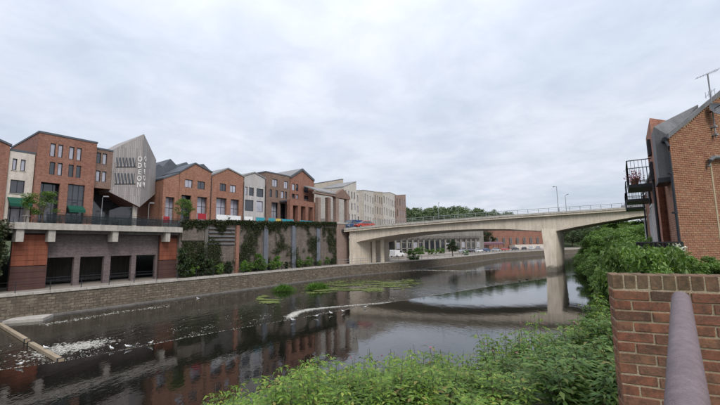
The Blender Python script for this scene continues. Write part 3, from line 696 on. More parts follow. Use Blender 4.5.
# brown flat block, then the dark framed gable with an arcade in front
mB = MG+.1
s0, s1 = S(265.5, 190, mB)[0], S(289.8, 190, mB)[0]; zb_ = S(275, 174, mB)[1]
ops = [OP(272.3, 277.5, 179.5, 187, mB, 'w2'), OP(284, 288, 181, 188.5, mB, 'w2'), OP(269.5, 272, 190, 197.5, mB, 'w1'), OP(275.5, 278, 190.5, 198, mB, 'w1'), OP(281, 284, 191, 198.5, mB, 'w1'), OP(285, 287, 191, 198.5, mB, 'w1')]
ops = align(ops, [(np.mean([o[2] for o in ops[:2]]), np.mean([o[3] for o in ops[:2]])), (np.mean([o[2] for o in ops[2:]]), np.mean([o[3] for o in ops[2:]]))])
zs_ = S(280, 203, mB)[1]
ops += [(s0+1.5, s0+3.2, ZB+.75, zs_, 'shop'), (s0+3.7, s0+5.2, ZB+.75, zs_, 'shop'), (s0+5.5, s1-.3, ZB+.75, zs_, 'shop')]
block('brick_building', 'brown brick flat roofed three storey block right of the white timber gable', mB, s0, s1, ZB+.7, [(s0, zb_), (s1, zb_)], ops, 'brick_brown', 'slate', 11, .06)
mD = MG
gD, d0, d1 = gable('brick_gable_building', 'red brick gable building framed by a dark bargeboard above a brick arcade', (290.2, 314), (302, 169.5), 177, 180.5, [(292, 295, 184.5, 191), (296, 298.5, 184.5, 191), (304, 308.5, 185, 192), (292, 295, 194.5, 199), (296, 298.5, 194.5, 199), (304, 308.5, 195, 200)], [], 'brick_red', 'slate_pale', m_=mD, verge='slate', wkind='w1', rows=[3, 3])
mA = 5.2; s0 = S(290, 205, mA)[0]; s1 = S(315.5, 205, mA)[0]; ztA = S(300, 200.5, mA)[1]
arc = empty('brick_arcade', P((s0+s1)/2, mA+1, 9.25), 'low red brick arcade with square openings in front of the dark framed gable', 'arcade')
zo = S(300, 206, mA)[1]; n = 4; pw = .75
for k in range(n):
    c = s0+.4+k*(s1-s0-.8)/(n-1); MB().lbox(c-pw/2, c+pw/2, mA, mA+.75, 9.25, zo).build('pier', 'brick_red', arc)
MB().lbox(s0, s1, mA-.02, mA+.8, zo+.002, ztA).build('lintel', 'brick_red', arc)
MB().lbox(s0, s1, mA+.82, MG-.05, ztA-.3, ztA-.05).build('roof', 'slate', arc)
# brick gallery with a small gable at the bridge end
mH = 4.2
gl = empty('brick_gallery', P(S(330, 205, mH)[0], mH+1, 9.3), 'brick gallery of tall square columns with small gable beside bridge', 'gallery')
for px, w_ in ((319.5, .75), (329.5, .9), (337.5, 1.0), (348, .8)):
    c = S(px, 206, mH)[0]; zt2 = S(px, 197.5, mH)[1]
    MB().lbox(c-w_/2, c+w_/2, mH, mH+.8, 10.3 if px < 336 else 10.76, zt2).build('column', 'brick_pink' if px != 329.5 else 'brick_brown', gl)
sA, sB = S(316, 206, mH)[0], S(350, 206, mH)[0]; sM = S(335.5, 206, mH)[0]
zt2 = S(330, 197.5, mH)[1]; zt3 = S(330, 193.5, mH)[1]
MB().lbox(sA, sM, mH-.05, mH+.9, S(330, 197.5, mH)[1]+.4, zt3).build('lintel', 'brick_pink', gl)
zg = S(342, 188.8, mH)[1]
MB().prism([P(sM+.01, mH-.1, zt2+.2), P(sB, mH-.1, zt2+.2), P(sB, mH-.1, zt3), P((sM+sB)/2, mH-.1, zg), P(sM+.01, mH-.1, zt3)], -LN*.95).build('gable', 'brick_brown', gl)
MB().prism([P(sA, mH-.2, zt3+.003), P(sM, mH-.2, zt3+.003), P(sM, mH-.2, zt3+.2), P(sA, mH-.2, zt3+.2)], -LN*3.5+Vector((0, 0, 1.3))).build('roof', 'slate_pale', gl)
MB().lbox(sA, sB, mH+4, mH+4.2, 9.3, 11.8).build('rear_wall', 'concrete', gl)
# ------------------------------------------------------------------ stone apartment blocks beyond
def far_frame(O, d):
    O = Vector(O); d = Vector(d).normalized(); n = Vector((d.y, -d.x, 0))
    return lambda s, m_, z: Vector((O.x, O.y, 0)) + d*s - n*m_ + Vector((0, 0, z))
def far_block(label, pxl, pxr, Yl, Yr, tops, cols, rows, wm_, rm, zb_=8, wfrac=.3, name='apartment_building', depth=14):
    a, b_ = D(pxl, 210, Yl), D(pxr, 210, Yr); fr = far_frame((a.x, a.y, 0), (b_.x-a.x, b_.y-a.y, 0)); L = math.hypot(b_.x-a.x, b_.y-a.y)
    prof = []
    for fx, py in tops:
        px = pxl+(pxr-pxl)*fx; Y = Yl+(Yr-Yl)*fx; prof.append((L*fx, D(px, py, Y).z))
    ze = min(z for _, z in prof); ops = []
    zlo = 12.0; rh = (ze-.4-zlo)/rows
    for r_ in range(rows):
        for c in range(cols):
            cw = L/cols; x0 = cw*(c+.5-wfrac/2)+random.choice((-.2, 0, .2)); ops.append((x0, x0+cw*wfrac, zlo+r_*rh+.25*rh, zlo+r_*rh+.88*rh, 'w1'))
    ops = [o for o in ops]
    # keep columns aligned so the wall splits cleanly
    return block(name, label, 0, 0, L, zb_, prof, ops, wm_, rm, depth, .05, fr)
far_block('pale stone mono pitched block rising behind the brick gallery', 314.5, 343.5, 104, 112, [(0, 184), (.95, 179.5), (1, 179.8)], 6, 2, 'stone_beige', 'slate', wfrac=.26)
far_block('tall white stone wing with slit windows and grey roof fin', 344, 356.5, 100, 106, [(0, 187), (1, 182)], 4, 3, 'stone_white', 'slate_pale', wfrac=.34)
far_block('pale stone stair block between the white wing and stepped flats', 356.8, 364, 112, 118, [(0, 192.5), (1, 191.5)], 3, 3, 'stone_white', 'stone_beige', wfrac=.45)
far_block('projecting pale stone block with darker top floor in the apartment row', 364.2, 374, 114, 126, [(0, 190.5), (1, 192)], 4, 3, 'stone_white', 'slate_pale', wfrac=.36)
far_block('set back beige stone block in the middle of the apartment row', 374.3, 383, 128, 138, [(0, 192), (1, 192.5)], 4, 3, 'stone_beige', 'stone_beige', wfrac=.4)
far_block('pale stone block beside the pink brick end block', 383.3, 396, 138, 160, [(0, 193), (.5, 192.6), (1, 195)], 6, 3, 'stone_white', 'slate_pale', wfrac=.36)
far_block('weathered pink brick end block of the stone apartment row', 396.2, 406, 158, 168, [(0, 195.5), (1, 195)], 4, 3, 'brick_pink', 'brick_pink', depth=10, wfrac=.3)
# ================================================================== ROAD BRIDGE
BY = 75.0; BE = Vector((8.6, 11.6, 0))       # the bridge runs across the picture; BE = its width, along the river
top_px = [(344, 229.3), (372, 226.6), (400, 224.2), (450, 220.2), (500, 216.5), (550, 213.2), (600, 210.0), (640, 207.2), (690, 204), (740, 202)]
deck = [D(x, y, BY) for x, y in top_px]
bot_px = [(351, 264), (351.5, 243.5), (362, 240.8), (380, 237.3), (400, 234.2), (425, 231.6), (450, 230), (480, 229), (510, 229.2), (541.5, 231)]
bot2_px = [(556, 231), (575, 227), (600, 222.5), (637, 216.5), (690, 211), (740, 209)]
def at_top(X):
    for a, b_ in zip(deck[:-1], deck[1:]):
        if a.x <= X <= b_.x: return a.z+(b_.z-a.z)*(X-a.x)/(b_.x-a.x)
    return deck[-1].z if X > deck[-1].x else deck[0].z
br = empty('road_bridge', (40, 82, 0), 'long cream concrete road bridge on one tapered pier crossing the river', 'bridge')
in_ = Vector((0.45, .62, 0))
SLAB = .55
girder = MB()
low = [D(x, y, BY+.8) for x, y in bot_px[1:]] + [D(x, y, BY+.8) for x, y in bot2_px]
hi = [Vector((p_.x, p_.y, at_top(p_.x)-SLAB)) for p_ in low]
W_ = BE*.9
for i in range(len(low)-1):
    a, b_, c, d__ = low[i], low[i+1], hi[i+1], hi[i]
    girder.prism([a, b_, c, d__], W_)
girder.build('girder', 'concrete_pale', br)
slab = MB()
for a, b_ in zip(deck[:-1], deck[1:]):
    dz = Vector((0, 0, SLAB-.004)); slab.prism([a-dz, b_-dz, b_, a], BE)
slab.build('deck_slab', 'concrete_pale', br)
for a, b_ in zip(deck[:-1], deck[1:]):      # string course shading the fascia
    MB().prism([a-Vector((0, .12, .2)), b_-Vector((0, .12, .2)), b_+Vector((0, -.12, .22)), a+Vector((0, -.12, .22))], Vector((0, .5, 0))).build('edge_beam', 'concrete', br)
# pier: near face narrow and tapered, long side along the river
pt0, pt1 = D(541.5, 230.5, BY+.7), D(556, 230.5, BY+.7); pb0, pb1 = G(547.2, 272.2), G(556.4, 272)
PV = Vector((8.33, 11.4, 0))*.86
dn = Vector((0, 0, -1.7))
MB().box8([pb0+dn, pb1+dn, pb1+dn+PV, pb0+dn+PV, pt0+Vector((0,0,.3)), pt1+Vector((0,0,.3)), pt1+PV+Vector((0,0,.3)), pt0+PV+Vector((0,0,.3))]).build('pier', 'pier_concrete', br)
# left abutment: side wall, columns, rear wall coloured dark for the void's shade
ab = D(349.5, 250, BY+.6)
MB().box8([Vector((ab.x, ab.y, 2.0)), Vector((ab.x+1.3, ab.y, 2.0)), Vector((ab.x+1.3, ab.y, 2.0))+W_, Vector((ab.x, ab.y, 2.0))+W_, Vector((ab.x, ab.y, at_top(ab.x)-SLAB-.02)), Vector((ab.x+1.3, ab.y, at_top(ab.x+1.3)-SLAB-.4)), Vector((ab.x+1.3, ab.y, at_top(ab.x+1.3)-SLAB-.4))+W_, Vector((ab.x, ab.y, at_top(ab.x)-SLAB-.02))+W_]).build('abutment', 'concrete_pale', br)
for px in (364.5, 374, 382.5):
    p_ = D(px, 262, BY+5.0); MB().lbox(-.4, .4, -.4, .5, 2.0, 7.6, far_frame(p_, (1, 0, 0))).build('column', 'concrete_pale', br)
p0_ = D(354, 262, BY+12.5); p1_ = D(388, 262, BY+12.5)
MB().box8([Vector((p0_.x, p0_.y, 2)), Vector((p1_.x, p1_.y, 2)), Vector((p1_.x, p1_.y+.5, 2)), Vector((p0_.x, p0_.y+.5, 2)), Vector((p0_.x, p0_.y, 8)), Vector((p1_.x, p1_.y, 8)), Vector((p1_.x, p1_.y+.5, 8)), Vector((p0_.x, p0_.y+.5, 8))]).build('rear_wall', 'brown_panel', br)
ar = MB()      # approach road behind the gallery
ar.prism([deck[0], deck[0]+BE, Vector((-30, 104, deck[0].z-.15)), Vector((-22, 84, deck[0].z-.15))][::-1], (0, 0, -.5)); struct('approach_road', ar, 'tarmac')
rd = MB()
for a, b_ in zip(deck[:-1], deck[1:]):
    u_ = BE*.05; rd.add([a+u_+Vector((0, 0, .006)), b_+u_+Vector((0, 0, .006)), b_+BE*.95+Vector((0, 0, .006)), a+BE*.95+Vector((0, 0, .006))], [(0, 1, 2, 3)])
struct('road', rd, 'tarmac')
# railings both sides
for side, lab in ((0.02, 'thin grey metal railing along the river facing edge of the bridge'), (.98, 'thin grey metal railing along the bridge edge behind the traffic')):
    rg = empty('bridge_railing', deck[4]+BE*side, lab, 'railing')
    X = deck[0].x+1.0
    while X < deck[-1].x-1:
        b0 = Vector((X, BY, at_top(X)))+BE*side; MB().bar(b0, b0+Vector((0, 0, 1.12)), .07).build('post', 'metal_grey', rg); X += 2.2
    for hh in (.4, .75, 1.1):
        mb = MB()
        for a, b_ in zip(deck[:-1], deck[1:]): mb.bar(a+BE*side+Vector((0, 0, hh)), b_+BE*side+Vector((0, 0, hh)), .045 if hh < 1 else .08)
        mb.build('rail', 'metal_grey', rg)
# lamp posts
def lamp_post(base, h, label, arm=(1.2, 0), r_=.07, group=None):
    o = empty('street_lamp', base, label, 'street lamp', group)
    MB().tube([base, base+Vector((0, 0, h*.2)), base+Vector((0, 0, h))], [r_*1.6, r_, r_*.7], 8).build('pole', 'metal_grey', o)
    e_ = base+Vector((arm[0], arm[1], h+.15)); MB().tube([base+Vector((0, 0, h-.02)), e_], r_*.5, 6).build('arm', 'metal_grey', o)
    MB().box(e_+Vector((arm[0]*.2, arm[1]*.2, -.03)), (.5, .22, .12), math.atan2(arm[1], arm[0])).build('lamp_head', 'metal_grey', o)
def on_deck(px, frac):
    p_ = D(px, 212, BY); lam = BE*frac
    for _ in range(3):
        d_ = ray(px, 212); X = d_.x/d_.y*(BY+lam.y)-lam.x; 
    return Vector((X, BY, at_top(X)+.01))+lam
lamp_post(on_deck(558.5, .04), 5.6, 'taller grey lamp post on the bridge above its pier', (0, .9))
lamp_post(on_deck(566.5, .94), 5.0, 'shorter grey lamp post on the far edge of the bridge', (0, -.9))
lamp_post(on_deck(438.5, .94), 5.2, 'thin lamp post on the bridge in front of the wooded hill', (0, -.7), .06)
lamp_post(on_deck(458, .96), 4.2, 'short thin lamp post on bridge amid the hill treetops', (.5, 0), .05)
# ------------------------------------------------------------------ vehicles
def wheel_at(root, c, r_, axis, w_=.22):
    axis = Vector(axis).normalized()
    o = MB().tube([c-axis*w_/2, c+axis*w_/2], r_, 14).build('wheel', 'rubber', root)
    MB().tube([c-axis*(w_/2+.01), c+axis*(w_/2+.01)], r_*.55, 10).build('rim', 'metal_grey', o)
def car(base, rz, paint, label, group=None, van=False):
    root = empty('parked_car' if group else 'car', base, label, 'car', group, rz)
    M_ = Matrix.Translation(base) @ Matrix.Rotation(rz, 4, 'Z')
    prof = [(-2.1, .32), (2.1, .32), (2.15, .65), (1.95, .82), (1.05, .95), (-1.75, .98), (-2.12, .85), (-2.15, .55)]
    mb = MB().prism([M_ @ Vector((x, -.85, z)) for x, z in prof], M_.to_3x3() @ Vector((0, 1.7, 0))); mb.build('body', paint, root)
    g_ = [(-1.7, .983), (1.0, .955), (.35, 1.42), (-1.15, 1.46)]
    a = [M_ @ Vector((x, -.78 if z < 1 else -.62, z)) for x, z in g_]; b_ = [M_ @ Vector((x, .78 if z < 1 else .62, z)) for x, z in g_]
    MB().add(a+b_, [(0, 1, 2, 3), (7, 6, 5, 4), (0, 4, 5, 1), (1, 5, 6, 2), (2, 6, 7, 3), (3, 7, 4, 0)]).build('glasshouse', 'glass_dark', root)
    rf_ = [(-1.12, 1.463), (.33, 1.424), (.3, 1.5), (-1.05, 1.53)]
    MB().prism([M_ @ Vector((x, -.63, z)) for x, z in rf_], M_.to_3x3() @ Vector((0, 1.26, 0))).build('roof', paint, root)
    for x in (-1.3, 1.35):
        for y in (-.78, .78): wheel_at(root, M_ @ Vector((x, y, .31)), .31, M_.to_3x3() @ Vector((0, 1, 0)))
    for y in (-.6, .6):
        MB().box(M_ @ Vector((2.1, y, .68)), (.12, .35, .14), rz).build('headlight', 'white_paint', root)
        MB().box(M_ @ Vector((-2.13, y, .74)), (.06, .3, .14), rz).build('tail_light', 'paint_red', root)
p_ = on_deck(634, .3); car(p_, 0.03, 'paint_silver', 'silver grey car driving over the bridge beside the balconied house')
def van(base, rz, paint, label, sc=1.0):
    vn = empty('van', base, label, 'van', None, rz); M_ = Matrix.Translation(base) @ Matrix.Rotation(rz, 4, 'Z') @ Matrix.Scale(sc, 4); M3 = M_.to_3x3()
    MB().prism([M_ @ Vector((x, -.9, z)) for x, z in ((-2.2, .35), (2.2, .35), (2.25, .9), (1.5, 1.15), (.9, 1.9), (-2.1, 1.95), (-2.2, 1.8))], M3 @ Vector((0, 1.8, 0))).build('body', paint, vn)
    MB().prism([M_ @ Vector((x, -.92, z)) for x, z in ((.1, 1.2), (1.35, 1.2), (.85, 1.8), (.1, 1.8))], M3 @ Vector((0, 1.84, 0))).build('side_window', 'glass_dark', vn)
    MB().prism([M_ @ Vector((x, -.75, z)) for x, z in ((1.53, 1.16), (1.56, 1.18), (.98, 1.84), (.95, 1.82))], M3 @ Vector((0, 1.5, 0))).build('windscreen', 'glass_dark', vn)
    for x in (-1.4, 1.4):
        for y in (-.82, .82): wheel_at(vn, M_ @ Vector((x, y, .33)), .33*sc, M3 @ Vector((0, 1, 0)))
    for y in (-.65, .65): MB().box(M_ @ Vector((2.22, y, .78)), (.1, .3, .16), rz).build('headlight', 'white_paint', vn)
van(on_deck(352.5, .3), R(-125), 'paint_blue', 'dark blue van driving onto the left end of the bridge', 1.1)
car(on_deck(364, .12), R(-150), 'paint_red', 'red car following the blue van on the bridge')
# ================================================================== BEYOND THE BRIDGE
far_block('long grey concrete building with dark ground floor glazing seen under the bridge', 393, 482, 150, 165, [(0, 224), (1, 227)], 1, 1, 'stone_grey', 'slate_pale', 2.5, .3, 'riverside_building', 16)
riv = [o for o in col.objects if o.name == 'riverside_building'][0]
a, b_ = D(395, 240, 149.3), D(480, 240, 164); frB = far_frame((a.x, a.y, 0), (b_.x-a.x, b_.y-a.y, 0)); LB = math.hypot(b_.x-a.x, b_.y-a.y)
for k in range(16):
    x0 = LB*(k+.15)/16; dark_ = 5 <= k <= 8
    window(riv, x0, x0+LB*.7/16, 3.2 if dark_ else 4.2, 7.2 if dark_ else 6.8, -.15, 2, not dark_ and k % 3 == 0, 'frame_dark' if dark_ else 'concrete', frB, .15)
    MB().lbox(x0-LB*.3/16, x0-.02, -.5, -.16, 2.5, 8.4, frB).build('pilaster', 'stone_grey', riv)
MB().lbox(0, LB, -1.2, -.55, 8.5, 9.3, frB).build('canopy', 'concrete_dark', riv)
far_block('red brick warehouse far behind the parked cars under the bridge', 487, 548, 203, 208, [(0, 229.5), (.5, 231), (1, 230)], 6, 1, 'brick_red', 'slate_pale', 2.5, .25, 'brick_warehouse', 14)
wh = [o for o in col.objects if o.name == 'brick_warehouse'][0]
a, b_ = D(487, 240, 202.5), D(548, 240, 207.5); frW = far_frame((a.x, a.y, 0), (b_.x-a.x, b_.y-a.y, 0)); LW = math.hypot(b_.x-a.x, b_.y-a.y)
for k in range(9): window(wh, LW*(k+.3)/9, LW*(k+.62)/9, 5.5, 9.0, -.2, 2, False, 'stone_grey', frW, .2)
MB().lbox(LW*.35, LW, -6, -.3, 2.5, 5.0, frW).build('annexe', 'render_cream', wh)
p0_ = D(478, 246, 175); p1_ = D(504, 246, 178)
cn = empty('market_canopy', (p0_+p1_)/2, 'long dull purple canopy on posts in front of the brick warehouse', 'canopy')
zc = 2.6
MB().prism([Vector((p0_.x, p0_.y, 5.2)), Vector((p1_.x, p1_.y, 5.2)), Vector((p1_.x, p1_.y, 6.1)), Vector((p0_.x, p0_.y, 6.1))], (1, 5, .6)).build('canopy_roof', 'purple_cloth', cn)
for k in range(6):
    q_ = p0_.lerp(p1_, k/5); MB().bar((q_.x, q_.y+.3, zc), (q_.x, q_.y+.3, 5.25), .2).build('post', 'metal_dark', cn)
cols_ = ['paint_silver', 'metal_dark', 'white_paint', 'paint_blue', 'paint_silver', 'paint_red', 'metal_dark', 'metal_dark', 'white_paint', 'paint_silver']
names_ = {'white_paint': 'white', 'paint_silver': 'silver', 'paint_blue': 'blue', 'paint_red': 'red', 'metal_dark': 'black'}
for k, (px, Y) in enumerate(((463, 128), (471, 133), (478, 138), (486, 146), (496, 152), (505, 158), (515, 165), (524, 170), (531, 176), (538, 182))):
    p_ = D(px, 245, Y); car(Vector((p_.x, p_.y, WALL_TOP+.36)), R(48+random.uniform(-8, 8)), cols_[k], names_[cols_[k]]+' car parked along the far riverside embankment', 'cars parked on the far embankment')
p_ = D(397, 252, 99); van(Vector((p_.x, p_.y, WALL_TOP+.36)), R(50), 'white_paint', 'small white van parked on the promenade just past the bridge')
# railing on the far embankment
er = empty('embankment_railing', (40, 122, WALL_TOP), 'pale post and rail fence along the embankment beyond the bridge', 'railing')
ln = offset_line(left_line[3:9], .9); seg = []
for a, b_ in zip(ln[:-1], ln[1:]):
    L = (b_-a).length; k = int(L/3)
    for j in range(k): seg.append(a.lerp(b_, j/k))
for q_ in seg: MB().bar((q_.x, q_.y, WALL_TOP-.11), (q_.x, q_.y, WALL_TOP+1.05), .09).build('post', 'metal_grey', er)
for hh in (.55, 1.0):
    mb = MB()
    for a, b_ in zip(ln[:-1], ln[1:]): mb.bar((a.x, a.y, WALL_TOP+hh), (b_.x, b_.y, WALL_TOP+hh), .06)
    mb.build('rail', 'metal_grey', er)

# ================================================================== TREES
def tree_meshes(name, h, rx, rz, trunk_h, clumps, per, leaf, matn, seed, spread=.33, low=.25, barkm='bark', r0_=.16):
    rnd = random.Random(seed); r2 = np.random.default_rng(seed)
    mb = MB(); top = Vector((rnd.uniform(-.2, .2), rnd.uniform(-.2, .2), h*.8))
    pts = [Vector((0, 0, -.4)), Vector((rnd.uniform(-.1, .1), rnd.uniform(-.1, .1), trunk_h*.6)), Vector((top.x*.4, top.y*.4, h*.5)), top]
    mb.tube(pts, [r0_*1.3, r0_, r0_*.6, r0_*.15], 7)
    cs = []
    for k in range(clumps):
        a = rnd.uniform(0, 2*math.pi); u = rnd.random()**.5; zz = rnd.uniform(-1, 1)
        rr_ = math.sqrt(max(0, 1-zz*zz*.9))*u*(.75+.35*rnd.random())
        c = Vector((math.cos(a)*rx*rr_, math.sin(a)*rx*rr_, h-rz+zz*rz*.92)); cs.append(c)
    for c in rnd.sample(cs, min(len(cs), 12)):
        s_ = pts[1].lerp(pts[3], rnd.uniform(.0, .75)); mid = s_.lerp(c, .5)+Vector((0, 0, .12*h*rnd.random()))
        mb.tube([s_, mid, c], [r0_*.4, r0_*.24, r0_*.06], 5, False)
    tm = mb.mesh('trunk', barkm)
    pos = []; 
    for c in cs:
        sg = rx*spread*rnd.uniform(.55, 1.15); k = int(per*rnd.uniform(.6, 1.3))
        q_ = r2.normal(0, 1, (k, 3)); q_ /= np.linalg.norm(q_, axis=1, keepdims=True); q_ *= (r2.random((k, 1))**.45)*sg; q_[:, 2] *= .7
        pos.append(q_+np.array(c))
    pos = np.concatenate(pos); n = len(pos)
    dd = r2.normal(0, 1, (n, 3)); dd[:, 2] = dd[:, 2]*.5-.25
    cm = leafmesh('crown', pos, dd, r2.uniform(leaf*.6, leaf*1.3, n), matn, .5, .12, .2)
    return tm, cm
def put_tree(name, protos, loc, sc, rz, label, cat='tree', group=None):
    o = empty(name, loc, label, cat, group, rz, sc)
    local('trunk', protos[0], o); local('crown', protos[1], o); return o
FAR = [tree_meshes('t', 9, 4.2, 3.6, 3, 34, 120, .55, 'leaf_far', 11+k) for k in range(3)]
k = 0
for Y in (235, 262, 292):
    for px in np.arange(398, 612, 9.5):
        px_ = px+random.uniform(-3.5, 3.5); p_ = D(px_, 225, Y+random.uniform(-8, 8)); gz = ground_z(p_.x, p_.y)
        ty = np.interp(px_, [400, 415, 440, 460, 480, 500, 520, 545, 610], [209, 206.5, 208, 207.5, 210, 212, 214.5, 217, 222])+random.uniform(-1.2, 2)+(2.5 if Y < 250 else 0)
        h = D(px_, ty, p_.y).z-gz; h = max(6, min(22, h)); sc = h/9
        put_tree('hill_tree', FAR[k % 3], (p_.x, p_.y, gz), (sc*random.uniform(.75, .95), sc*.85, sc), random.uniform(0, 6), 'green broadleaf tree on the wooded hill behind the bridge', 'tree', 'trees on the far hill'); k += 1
DK = tree_meshes('t', 5, 2.3, 1.9, 1.6, 30, 130, .3, 'leaf_dark', 31)
p_ = D(452.5, 252, 112); put_tree('tree', DK, (p_.x, p_.y, WALL_TOP+.3), .93, .5, 'dark round tree on the embankment seen under the bridge')
p_ = D(487, 240, 195); put_tree('tree', DK, (p_.x, p_.y, 2.6), (2.0, 2.0, 1.9), 2.5, 'dark tree beside the brick warehouse under the bridge deck')
BR = tree_meshes('t', 3, 1.6, 1.4, .6, 26, 110, .24, 'leaf_bright', 41)
for px, Y, sc, lab in ((413.5, 90.5, 1.05, 'yellow green bush overhanging the wall just past the bridge columns'), (432, 118, .9, 'small yellow green bush left of the dark embankment tree'), (420, 126, 1.2, 'pale green bush before the grey riverside building'), (441, 130, 1.0, 'low bush right beside the dark embankment tree'), (466, 121, .7, 'low yellowish bush on the embankment between parked cars')):
    p_ = D(px, 258, Y); put_tree('bush', BR, (p_.x, p_.y, WALL_TOP-.4), sc, px, lab, 'bush')
# two small terrace trees
TT = tree_meshes('t', 4.2, 1.6, 1.45, 1.6, 30, 150, .17, 'leaf_tree', 51, r0_=.07)
for px, m_, sc, lab in ((42, 5.2, (.95, .95, .8), 'small leafy tree in front of the four storey brick building'), (184, 5.6, (.85, .85, .82), 'round leafy tree on the terrace before the orange gable')):
    s_ = S(px, 215, m_)[0]; put_tree('terrace_tree', TT, P(s_, m_, DECK if px < 100 else 9.25), sc, px*.1, lab)
TH = tree_meshes('t', 1.6, .7, .6, .4, 18, 120, .14, 'leaf_dark', 52, r0_=.04)
s_ = S(227, 215, 5.0)[0]; put_tree('shrub', TH, P(s_, 5.0, 9.25), 1.0, 0, 'small dark shrub on terrace edge before second gable', 'shrub')
# tall ivy covered hedge at the left border
pos = []
for _ in range(9000):
    a_, z_ = random.random(), random.random(); s_ = -7+a_*7.6; m_ = 2.4+random.random()*1.4-.5*math.sin(z_*3)
    z2 = 2.2+z_*(6.55+.5*mnoise.noise((s_*.6, 0, 0))); edge = .35*mnoise.noise((z2*.8, 1, 2))
    if s_ < .45+edge-1.0*(z_ < .25): pos.append(P(s_, m_, z2))
pos = np.array(pos)
hd = empty('ivy_hedge', P(-3, 3, 2.2), 'tall ivy hedge at the end of the podium beside the rust panels', 'hedge')
link('foliage', leafmesh('foliage', pos, rdirs(len(pos), -.4)+np.array([LN.x, LN.y, 0])*.6, rng.uniform(.16, .32, len(pos)), 'leaf_ivy', .7, .1), hd)
MB().lbox(-7, .3, 3.0, 3.5, 2.1, 8.3).build('bank', 'soil', hd)
# shrubs at the foot of the retaining wall
SHB = [tree_meshes('t', 2.2, 1.0, 1.0, .3, 26, 90, .2, mt_, 61+k, r0_=.04) for k, mt_ in enumerate(('leaf_tree', 'leaf_dark', 'leaf_bright'))]
for px, kk, sc in ((184, 1, 1.3), (192, 0, 1.0), (200, 1, 1.2), (210, 1, .9), (220, 0, .75), (229, 1, .8), (243, 2, .75), (250, 0, .9), (257, 2, 1.05), (264, 0, .6), (272, 0, .9), (279, 2, .85), (286, 1, .6), (300, 0, .7), (308, 2, .75), (320, 0, .6), (327, 2, .6), (333, 1, .5)):
    s_ = S(px, 265, 2.6)[0]
    put_tree('wall_shrub', SHB[kk], P(s_, 2.6+random.uniform(-.2, .3), 2.14), (sc*.9, sc*.9, sc*random.uniform(.9, 1.3)), px, ['mid green', 'dark green', 'yellow green'][kk]+' shrub growing at the foot of the ivy covered retaining wall', 'shrub', ['mid', 'dark', 'bright'][kk]+' shrubs along the retaining wall')
# right bank trees and bushes
RT = [tree_meshes('t', 6, 2.7, 2.7, .9, 46, 230, .26, 'leaf_tree', 71+k, r0_=.1) for k in range(3)]
spots = []
rs = random.Random(3)
for a, b_ in zip(right_line[6:14], right_line[7:15]):
    L = (b_-a).length; n_ = (b_-a).normalized(); n_ = Vector((n_.y, -n_.x, 0)); k = 0
    while k*3.4 < L:
        c = a.lerp(b_, k*3.4/L)
        for off, sc in ((.9, .6), (3.6, .85), (7.2, 1.05), (11.5, 1.2)):
            q_ = c+n_*(off+rs.uniform(-.6, .6))+Vector((rs.uniform(-.8, .8), rs.uniform(-.8, .8), 0))
            if q_.y < 30 and off > 4: continue
            spots.append((q_.x, q_.y, sc*rs.uniform(.85, 1.15)*(1.15 if q_.y > 45 else .85 if q_.y > 30 else .6)))
        k += 1
for i, (x, y, sc) in enumerate(spots):
    if abs(y-77-(x-40)*1.35) < 3 and x < 52: continue      # keep clear of the pier
    gz = ground_z(x, y); cap_ = 6+(241-(226 if y < 74 else 221))/360*y+rs.uniform(-.6, .4)
    sc = min(sc, max(.35, (cap_-gz)/6))
    put_tree('bank_tree', RT[i % 3], (x, y, gz-.15), (sc*1.2, sc*1.2, sc), i*1.3, 'leafy green tree crowding the river bank beyond the balconied house', 'tree', 'trees on the near bank')
BB = [tree_meshes('t', 1.7, 1.05, .85, .2, 26, 190, .13, mt_, 81+k, r0_=.03) for k, mt_ in enumerate(('leaf_tree', 'leaf_balsam', 'leaf_tree'))]
bs = [(12.6, 19.0), (13.9, 21.2), (15.6, 23.2), (12.0, 17.2), (11.0, 16.2), (13.0, 17.5), (10.2, 15.0), (9.2, 14.0), (11.6, 15.2), (17.3, 25.5), (9.7, 12.8), (8.2, 12.6), (10.6, 13.6)]
for i, (x, y) in enumerate(bs):
    gz = ground_z(x, y); sc = random.uniform(1.0, 1.35)
    put_tree('bank_bush', BB[i % 3], (x, y, gz-.1), sc, i*1.7, 'low leafy bush on the steep bank below the brick house', 'bush', 'bushes on the near bank')

# ================================================================== BRICK HOUSE WITH BALCONIES
HC = Vector((10.4, 11.8, 0)); HU = Vector((.945, .327, 0)).normalized(); HW = Vector((.586, .81, 0)).normalized()
NU = Vector((HU.y, -HU.x, 0)); NW = Vector((-HW.y, HW.x, 0))
def gp(px, py):      # pixel on the gable plane -> (s, z)
    p_ = onplane(px, py, HC, NU); return (p_-HC).dot(HU), p_.z
def wp(px, py):
    p_ = onplane(px, py, HC, NW); return (p_-HC).dot(HW), p_.z
Q = lambda s, o, z: HC + HU*s + NU*o + Vector((0, 0, z))       # o = metres in front of the gable
Qw = lambda t, o, z: HC + HW*t + NW*o + Vector((0, 0, z))      # o = metres in front of the river front
se, zev = gp(664.5, 138.5); s2_, z2_ = gp(719.5, 93); vs = (z2_-zev)/(s2_-se)
ze0 = zev-vs*se; SAP = 4.4; zap = ze0+vs*SAP; GW = 2*SAP; HB = 1.5
hs = empty('brick_house', HC+Vector((0, 0, HB)), 'orange brick gabled house with river balconies behind the brick garden wall', 'house')
DEP = HW*6.0
cr_ = MB(); cr_.prism([Q(0, 0, HB), Q(GW, 0, HB), Q(GW, 0, ze0), Q(SAP, 0, zap), Q(0, 0, ze0)], DEP); cr_.build('mortar_core', 'mortar', hs)
